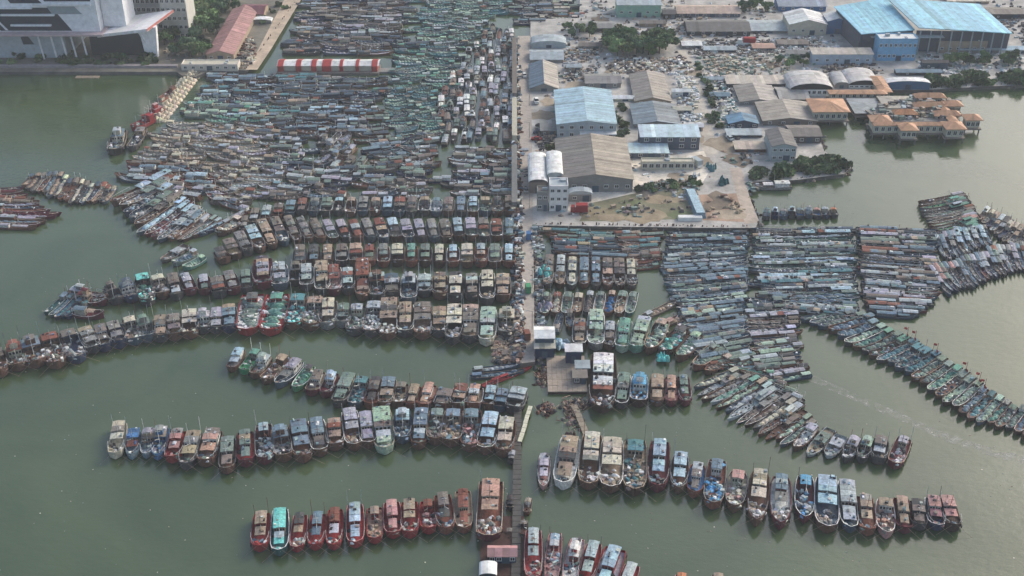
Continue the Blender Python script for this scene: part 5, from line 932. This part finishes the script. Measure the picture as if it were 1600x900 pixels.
SH = [(905, 940, 78, 72, 64, 'brown-grey', 'grey', 'brown-grey roofed shack among scrap behind the low pier sheds'), (885, 908, 112, 105, 98, 'silver', 'tan', 'small silver roofed shack beside the half-blue pier shed'), (938, 990, 158, 154, 147, 'white', 'cream', 'white curved lean-to behind the blue-roofed house corner'), (1050, 1078, 152, 143, 139, 'white', 'white', 'white walled yard shack right of the long brown-grey house'),
      (1052, 1080, 178, 172, 164, 'cream', 'grey', 'cream roofed shack right of the stained blue-grey roof'), (1070, 1098, 205, 198, 190, 'white', 'tan', 'white roofed shack behind the two storey modern house'), (1100, 1132, 128, 124, 118, 'silver', 'white', 'silver roofed shack at the bend of the rubble lane'), (1110, 1140, 154, 150, 142, 'blue-grey', 'charcoal', 'blue-grey roofed shack left of the panel shed'),
      (1066, 1096, 76, 71, 62, 'white', 'grey', 'white roofed shack under the dark roofed factory'), (1100, 1150, 82, 78, 70, 'silver', 'charcoal', 'long silver roofed shack under the dark roofed factory'), (1176, 1210, 80, 75, 66, 'peach', 'grey', 'peach roofed shack in the pale rubble field'), (1215, 1262, 74, 69, 60, 'brown-grey', 'grey', 'brown-grey roofed shack before the cream depot'),
      (905, 960, 50, 44, 32, 'grey', 'charcoal', 'grey roofed shack left of the big tree clump'), (1036, 1056, 30, 22, 12, 'charcoal', 'black', 'narrow charcoal shack right of the green warehouse'), (1000, 1040, 42, 37, 30, 'brown-grey', 'tan', 'brown-grey roofed shack in front of the green warehouse'), (1500, 1560, 84, 78, 70, 'silver', 'grey', 'silver roofed shack right of the tan canteen'), (1560, 1612, 84, 78, 70, 'pale blue', 'white', 'pale blue roofed shack by the right frame edge'),
      (1545, 1600, 30, 22, 10, 'brown-grey', 'charcoal', 'brown-grey roofed house at the upper right corner'), (1480, 1545, 6, 2, -8, 'cream', 'tan', 'cream roofed house above the big blue shed'), (1400, 1470, 118, 113, 106, 'blue-grey', 'charcoal', 'low blue-grey roofed shack above the white long store'), (1230, 1262, 90, 84, 76, 'grey', 'white', 'grey roofed shack left of the pale blue row house'), (845, 868, 212, 204, 186, 'grey', 'brown-grey', 'grey concrete hut beside the blue-roofed house wall'),
      (1440, 1480, 108, 98, 92, 'charcoal', 'slate', 'dark shack behind the shore hedge on the right')]
for (x1, x2, yb, ye, yk, rc, wc, lab) in SH: house('shack', lab, 'shack', x1, x2, yb, ye, yk, 'gw', .7, wc, rc, None, 1, 2, .9, .9)

# ---------------------------------------------------------------- trees and bushes
def crown_mesh(rx, ry, rz_, n, seed, base=(84, 108, 70)):
    m = MB(); rg = random.Random(seed); bc = C(base)
    lobes = [(rg.uniform(-.75, .75) * rx, rg.uniform(-.75, .75) * ry, rg.uniform(-.45, .6) * rz_, rg.uniform(.25, .55)) for _ in range(9)]; lk = [rg.uniform(.6, 1.45) for _ in lobes]
    for i in range(n):
        li = rg.randrange(len(lobes)); lx, ly, lz, lr = lobes[li]; d = Vector((rg.gauss(0, 1), rg.gauss(0, 1), rg.gauss(0, 1))).normalized() * (rg.random() ** .4) * lr
        p = Vector((lx + d.x * rx, ly + d.y * ry, lz + d.z * rz_)); s = rg.uniform(.35, .85)
        u = Vector((rg.gauss(0, 1), rg.gauss(0, 1), rg.gauss(0, .6))).normalized(); v = u.orthogonal().normalized() * s * .7; u *= s
        m.face([p - u, p + v, p + u, p - v], jit(tuple(q * lk[li] for q in bc), rg, .3))
    return m.mesh('crown', M_LEAF)
def trunk_mesh(h, seed):
    m = MB(); rg = random.Random(seed); c = C((84, 70, 58)); m.bar((0, 0, -.2), (.1, 0, h), .28, c, 6, .16)
    for i in range(4): a = rg.uniform(0, 6); m.bar((.05, 0, h * rg.uniform(.6, .9)), (math.cos(a) * 1.8, math.sin(a) * 1.8, h * 1.35), .12, c, 5, .05)
    return m.mesh('trunk', M_LEAF)
CR = [crown_mesh(4, 4, 3, 1500, 1), crown_mesh(4.2, 3.6, 3.4, 1500, 2, (92, 118, 72)), crown_mesh(3.6, 4, 2.8, 1400, 3, (78, 104, 74)), crown_mesh(4, 4, 3.2, 1400, 4, (104, 120, 78))]
TR = [trunk_mesh(3.0, 1), trunk_mesh(3.4, 2)]
BU = [crown_mesh(2.6, 2.2, 1.7, 420, 5), crown_mesh(2.4, 2.4, 1.6, 420, 6, (92, 110, 68)), crown_mesh(2.8, 2, 1.8, 420, 7, (82, 96, 66))]
TN = [0]
def tree(label, x, y, s, group=None, z=LZ):
    TN[0] += 1; k = TN[0]; rt = tag(empty('tree', at(x, y, z), k * 1.3), label, 'tree', group)
    o = put('trunk', TR[k % 2], rt, (0, 0, 0)); o.scale = (s, s, s); o = put('crown', CR[k % 4], rt, (0, 0, 4.1 * s)); o.scale = (s, s, s * 1.05)
def bush(label, x, y, s, group=None, z=LZ):
    TN[0] += 1; k = TN[0]; rt = tag(empty('bush', at(x, y, z), k * 1.7), label, 'bush', group)
    o = put('foliage', BU[k % 3], rt, (0, 0, 1.2 * s)); o.scale = (s, s, s)
    m = MB(); m.bar((0, 0, -.2), (.1, .1, 1.2 * s), .12, C((84, 70, 58)), 5, .06); m.build('stem', M_LEAF, rt)
def spread(fn, lab, group, poly, n, s0, s1, seed, z=LZ):
    rg = random.Random(seed); xs = [p[0] for p in poly]; ys = [p[1] for p in poly]; L = []; tries = 0
    while len(L) < n and tries < 20000:
        tries += 1
        q = (rg.uniform(min(xs), max(xs)), rg.uniform(min(ys), max(ys)))
        if inside(q, poly) and all(abs(q[0] - p[0]) / 1.6 + abs(q[1] - p[1]) * 1.3 > 50 / n ** .75 for p in L): L.append(q)
    L.sort()
    for i, q in enumerate(L):
        w_ = lab.split(' ')[-99:]; a, e = (i + 1, 'left') if i + 1 <= len(L) - i else (len(L) - i, 'right')
        fn(f"{lab}, {ORD[a - 1]} from {e}" if a > 1 else f"{lab}, {e}most", q[0], q[1], rg.uniform(s0, s1), group, z)
spread(tree, 'dense green tree in the clump beyond the rubble lots', 'trees in the clump beyond the rubble', [(955, 70), (1046, 70), (1044, 90), (952, 90)], 20, 1.05, 1.4, 1)
spread(tree, 'dark tree crowding the bank right of the white angular building', 'trees on the upper left bank', [(246, 76), (300, 22), (340, -10), (390, -10), (330, 66), (318, 92), (262, 96)], 42, .8, 1.25, 2)
spread(bush, 'low shrub on the quay before the white angular building', 'shrubs on the left quay', [(-5, 88), (240, 88), (268, 104), (-5, 103)], 26, .7, 1.2, 3)
spread(bush, 'mangrove bush on the spit at the basin mouth', 'mangrove bushes on the spit', [(1180, 272), (1240, 262), (1300, 250), (1320, 262), (1300, 270), (1245, 277), (1182, 281)], 22, 1.0, 1.5, 4)
spread(bush, 'hedge bush along the right basin shore', 'hedge along the right shore', [(1452, 126), (1600, 120), (1600, 132), (1455, 136)], 24, 1.0, 1.5, 5)
spread(tree, 'tree under the right end of the blue shed', 'trees below the blue shed', [(1482, 92), (1600, 92), (1600, 106), (1482, 106)], 9, .55, .85, 6)
spread(tree, 'tree between the pale row house and rubble', 'trees by the pale row house', [(1216, 96), (1262, 92), (1264, 104), (1220, 108)], 5, .5, .75, 7)
spread(tree, 'tree behind the low pier sheds', 'trees behind the low pier sheds', [(884, 44), (924, 44), (924, 58), (884, 58)], 5, .6, .8, 8)
spread(tree, 'tree at the top edge beside the dark factory', 'trees beside the dark factory', [(1162, 8), (1196, 8), (1196, 20), (1162, 20)], 4, .8, 1.0, 9)
spread(bush, 'small bush lining the rubble lane', 'bushes along the rubble lane', [(1086, 96), (1098, 96), (1124, 200), (1112, 202)], 16, .5, .9, 10)
spread(bush, 'dry bush between grass field and sand yard', 'bushes above the grass field', [(990, 296), (1086, 282), (1090, 290), (1000, 302)], 9, .5, .9, 11)
spread(bush, 'bush in the gap right of blue-roofed house', 'bushes beside the blue-roofed house', [(950, 160), (972, 160), (990, 238), (970, 240)], 9, .6, 1.0, 12)
tree('single tree between the two white arched roofs', 861, 240, .62)
spread(bush, 'bush beside the long faded red roof', 'bushes by the faded red roof', [(395, 30), (440, 5), (450, 12), (410, 40)], 7, .7, 1.1, 13)
